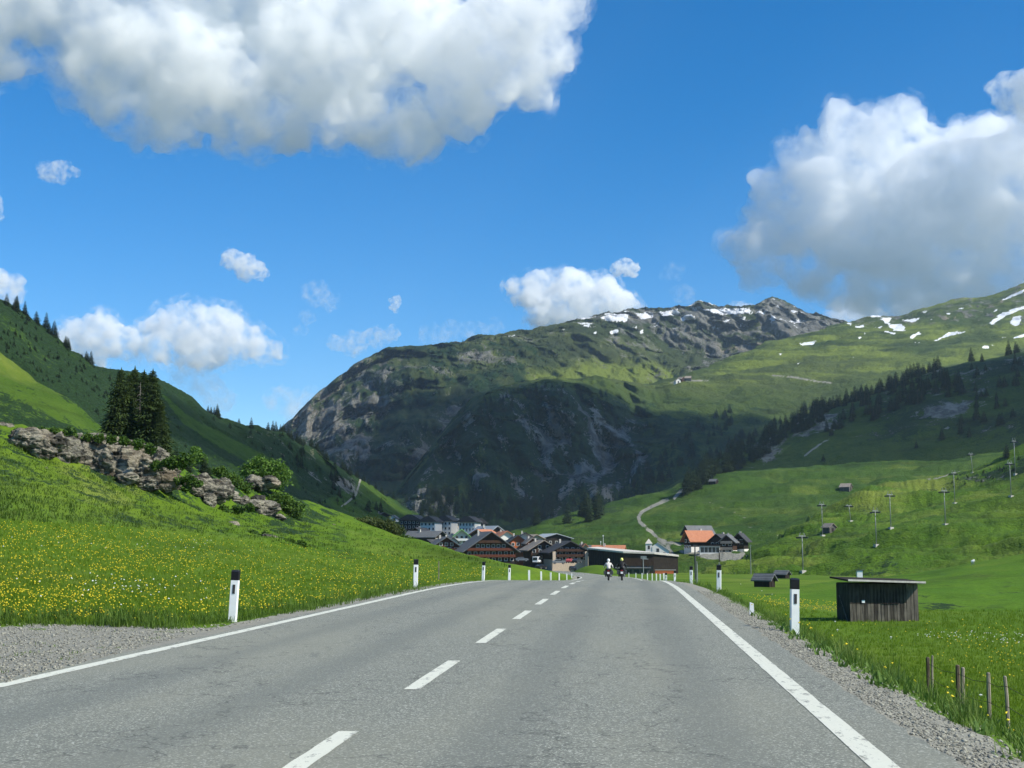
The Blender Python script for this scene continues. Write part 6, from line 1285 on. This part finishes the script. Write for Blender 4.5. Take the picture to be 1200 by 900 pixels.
# parked cars
def car(px, py, d, rz, col, label, van=False):
    b = at(px, py, d); e = empty('parked_car', b, rz); tag(e, label, 'car'); mt = plain('car_paint', col, 0.3, 0.05, 2, 0.5); H = 2.1 if van else 1.45
    prof = [(-2.15, 0.35), (2.1, 0.35), (2.15, 0.75), (1.9, 0.95), (1.05, 1.02)] + ([(0.8, H), (-2.1, H)] if van else [(0.45, H), (-0.95, H), (-1.65, 1.05), (-2.15, 0.95)])
    MB().prism(prof, -0.88, 0.88).build('body', mt, e, bevel=0.06)
    gl = [(1.02, 1.05), (0.62, H - 0.12), (-0.9, H - 0.12), (-1.5, 1.08)]
    for s in (-1, 1):
        MB().prism(gl, s * 0.885 - 0.008, s * 0.885 + 0.008).build('side_window', MAT['glass'], e)
        for x in (-1.35, 1.35):
            w_ = MB().tube([(x, s * 0.72, 0.33), (x, s * 0.93, 0.33)], 0.33, 12).build('wheel', MAT['rubber'], e); MB().tube([(x, s * 0.935, 0.33), (x, s * 0.95, 0.33)], 0.2, 8).build('rim', MAT['steel'], w_)
    MB().box(-2.17, -2.14, -0.7, 0.7, 0.95, H - 0.25).build('rear_window', MAT['glass'], e) if van else None
    for s in (-1, 1): MB().box(2.10, 2.17, s * 0.65 - 0.16, s * 0.65 + 0.16, 0.62, 0.76).build('headlight', MAT['frame'], e)
car(629, 660, 415, R(80), (0.75, 0.75, 0.74), 'white van parked before the brown shingle roofed chalet', True)
car(634, 667, 395, R(60), (0.015, 0.015, 0.017), 'black car parked by the white posts at the crest')
car(655, 661, 410, R(10), (0.18, 0.19, 0.20), 'grey car parked sideways before the dark chalet')
car(676, 660, 412, R(70), (0.03, 0.035, 0.045), 'dark blue car parked at the paved area edge')
car(671, 669, 385, R(100), (0.02, 0.02, 0.022), 'black car driving out of the village towards the road')
car(611, 658, 425, R(20), (0.10, 0.12, 0.14), 'slate grey car beside the largest brown chalet')
car(668, 660, 414, R(75), (0.40, 0.06, 0.05), 'red car parked near the beige pillars')
# ------------------------------------------------------------------ two motorcyclists
def skin_body(name, chains, mat, parent, sub=2):
    """a figure grown over connected joints: chains of (x, y, z, radius) sharing their first vertex by index"""
    me = bpy.data.meshes.new(name); V = []; E = []; Rd = []
    for ch in chains:
        prev = None
        for q in ch:
            if isinstance(q, int): prev = q; continue
            V.append(q[:3]); Rd.append(q[3]); 
            if prev is not None: E.append((prev, len(V) - 1))
            prev = len(V) - 1
    me.from_pydata(V, E, []); o = link(bpy.data.objects.new(name, me)); sm = o.modifiers.new('s', 'SKIN'); sm.use_smooth_shade = True
    for v, r in zip(me.skin_vertices[0].data, Rd): v.radius = (r, r); v.use_root = False
    me.skin_vertices[0].data[0].use_root = True
    o.modifiers.new('d', 'SUBSURF').levels = sub
    dg = bpy.context.evaluated_depsgraph_get(); m2 = bpy.data.meshes.new_from_object(o.evaluated_get(dg)); bpy.data.objects.remove(o); bpy.data.meshes.remove(me)
    m2.name = name; m2.materials.clear(); m2.materials.append(mat); m2.polygons.foreach_set('use_smooth', [True] * len(m2.polygons)); return inst(name, m2, parent)
MAT['leather'] = plain('black_leather', (0.016, 0.016, 0.018), 0.6, 0.15); MAT['trouser'] = plain('dark_trousers', (0.022, 0.022, 0.026), 0.8, 0.15); MAT['whitejacket'] = plain('light_jacket', (0.62, 0.58, 0.54), 0.8, 0.1); MAT['hivis'] = plain('yellow_helmet', (0.75, 0.72, 0.22), 0.4, 0.06); MAT['whitehelmet'] = plain('white_helmet', (0.78, 0.77, 0.74), 0.35, 0.04)
m = N('tail_lamp', 0.3, 0.5); m.col((0.35, 0.01, 0.01)); MAT['tail'] = m.m
def rider(px, y, jacket, helmet, lab_b, lab_p, body_col):
    x = (px - 735) / 1511 * y; z = float(roadz(y)) + 0.002; e = empty('motorcycle', (x, y, z), R(90)); tag(e, lab_b, 'motorcycle'); pm = plain('bike_paint', body_col, 0.3, 0.05, 2, 0.5)
    for wx in (-0.72, 0.74):
        n = 20; mb = MB(); ring = [(wx + 0.29 * math.cos(2 * math.pi * i / n), 0, 0.32 + 0.29 * math.sin(2 * math.pi * i / n)) for i in range(n)]
        V = []; Fq = []
        for i, c in enumerate(ring):
            a = 2 * math.pi * i / n
            for j in range(6):
                b_ = 2 * math.pi * j / 6; rr = 0.30 + 0.065 * math.cos(b_) - 0.045; V.append((wx + rr * math.cos(a), 0.085 * math.sin(b_), 0.32 + rr * math.sin(a)))
        for i in range(n):
            for j in range(6): Fq.append((i * 6 + j, ((i + 1) % n) * 6 + j, ((i + 1) % n) * 6 + (j + 1) % 6, i * 6 + (j + 1) % 6))
        w_ = MB().add(V, Fq).build('wheel', MAT['rubber'], e, True); MB().tube([(wx, -0.05, 0.32), (wx, 0.05, 0.32)], 0.2, 12).build('rim', MAT['steel'], w_)
    MB().prism([(-0.35, 0.35), (0.35, 0.30), (0.45, 0.60), (0.30, 0.78), (-0.35, 0.72)], -0.17, 0.17).build('engine', MAT['darksteel'], e, bevel=0.03)
    MB().ball((0.16, 0, 0.86), (0.34, 0.16, 0.15), 10, 8).build('tank', pm, e, True)
    MB().prism([(-0.95, 0.86), (-0.15, 0.76), (-0.10, 0.83), (-0.55, 0.86), (-0.98, 0.96)], -0.13, 0.13).build('seat', MAT['leather'], e, bevel=0.03)
    MB().prism([(0.45, 0.75), (0.80, 0.85), (0.70, 1.05), (0.48, 1.22), (0.40, 1.05)], -0.18, 0.18).build('fairing', pm, e, bevel=0.04)
    MB().tube([(0.74, -0.09, 0.32), (0.55, -0.09, 0.95)], 0.03, 6).tube([(0.74, 0.09, 0.32), (0.55, 0.09, 0.95)], 0.03, 6).build('fork', MAT['steel'], e)
    MB().tube([(0.38, -0.40, 1.05), (0.5, 0, 1.03), (0.38, 0.40, 1.05)], 0.018, 6).build('handlebar', MAT['darksteel'], e)
    for s in (-1, 1): MB().tube([(0.42, s * 0.3, 1.06), (0.45, s * 0.38, 1.24)], 0.012, 5).ball((0.45, s * 0.40, 1.27), (0.02, 0.07, 0.045), 6, 5).build('mirror', MAT['darksteel'], e)
    MB().tube([(0.1, -0.2, 0.33), (-0.5, -0.22, 0.38), (-0.95, -0.22, 0.48)], [0.04, 0.06, 0.055], 8).build('exhaust', MAT['steel'], e)
    MB().box(-1.02, -0.97, -0.09, 0.09, 0.80, 0.87).build('tail_light', MAT['tail'], e); MB().box(-1.03, -1.01, -0.1, 0.1, 0.58, 0.74).build('number_plate', MAT['postwhite'], e)
    for s in (-1, 1): MB().box(-0.95, -0.45, s * 0.30 - 0.11, s * 0.30 + 0.11, 0.52, 0.84).build('pannier', MAT['darksteel'], e, bevel=0.03)
    p = empty('person', (x, y, z), R(90)); tag(p, lab_p, 'person')
    # pelvis on the seat, feet on the pegs, hands at the grips
    ch = [[(-0.34, 0, 0.95, 0.17), (-0.30, 0, 1.12, 0.16), (-0.22, 0, 1.32, 0.19), (-0.15, 0, 1.46, 0.15), (-0.12, 0, 1.56, 0.065), (-0.09, 0, 1.66, 0.08)]]
    for s in (-1, 1):
        ch.append([2, (-0.14, s * 0.20, 1.45, 0.075), (0.02, s * 0.34, 1.22, 0.06), (0.30, s * 0.37, 1.09, 0.045), (0.38, s * 0.38, 1.06, 0.045)])
    o = skin_body('body', ch, MAT[jacket], p)
    for s in (-1, 1):
        skin_body('leg', [[(-0.30, s * 0.08, 0.94, 0.13), (-0.08, s * 0.22, 0.88, 0.11), (0.18, s * 0.25, 0.78, 0.085), (0.02, s * 0.24, 0.55, 0.07), (-0.10, s * 0.24, 0.36, 0.055), (0.06, s * 0.25, 0.33, 0.045)]], MAT['trouser'], p)
        g = (0.40, s * 0.38, 1.06); gm = MB().ball(g, (0.05, 0.05, 0.035), 8, 6)
        for f_ in range(4): gm.tube([(g[0] + 0.02, g[1] - 0.03 + f_ * 0.02, g[2] + 0.02), (g[0] + 0.065, g[1] - 0.03 + f_ * 0.02, g[2] + 0.01), (g[0] + 0.06, g[1] - 0.03 + f_ * 0.02, g[2] - 0.035)], 0.010, 5)
        gm.tube([(g[0], g[1] - s * 0.04, g[2]), (g[0] + 0.03, g[1] - s * 0.06, g[2] - 0.02)], 0.011, 5); gm.build('glove', MAT['leather'], p)
    hm = MB().ball((-0.06, 0, 1.72), (0.155, 0.13, 0.15), 14, 10).build('helmet', MAT[helmet], p, True); MB().ball((0.03, 0, 1.71), (0.075, 0.105, 0.05), 10, 6).build('visor', MAT['glass'], hm, True)
rider(713, 112, 'whitejacket', 'whitehelmet', 'dark motorcycle ridden by the person in the pale jacket', 'person in pale jacket and white helmet riding away', (0.05, 0.05, 0.055))
rider(728.5, 108, 'leather', 'hivis', 'black motorcycle with panniers ridden by the person in black', 'person in black leather with pale yellow helmet riding away', (0.02, 0.02, 0.022))
# ================================================================== HAZE
mb = MB().box(-4600, 4600, -700, 5200, -40, 690)
hz = bpy.data.materials.new('haze_air'); hz.use_nodes = True; t = hz.node_tree
for n in list(t.nodes):
    if n.type == 'BSDF_PRINCIPLED': t.nodes.remove(n)
v = t.nodes.new('ShaderNodeVolumePrincipled'); v.inputs['Color'].default_value = (0.66, 0.82, 1.0, 1); v.inputs['Density'].default_value = 0.000055; v.inputs['Anisotropy'].default_value = 0.3
t.links.new(v.outputs[0], t.nodes['Material Output'].inputs['Volume'])
haze = mb.build('haze', hz); tag(haze, 'thin bluish summer haze filling the valley', 'haze', kind='stuff')
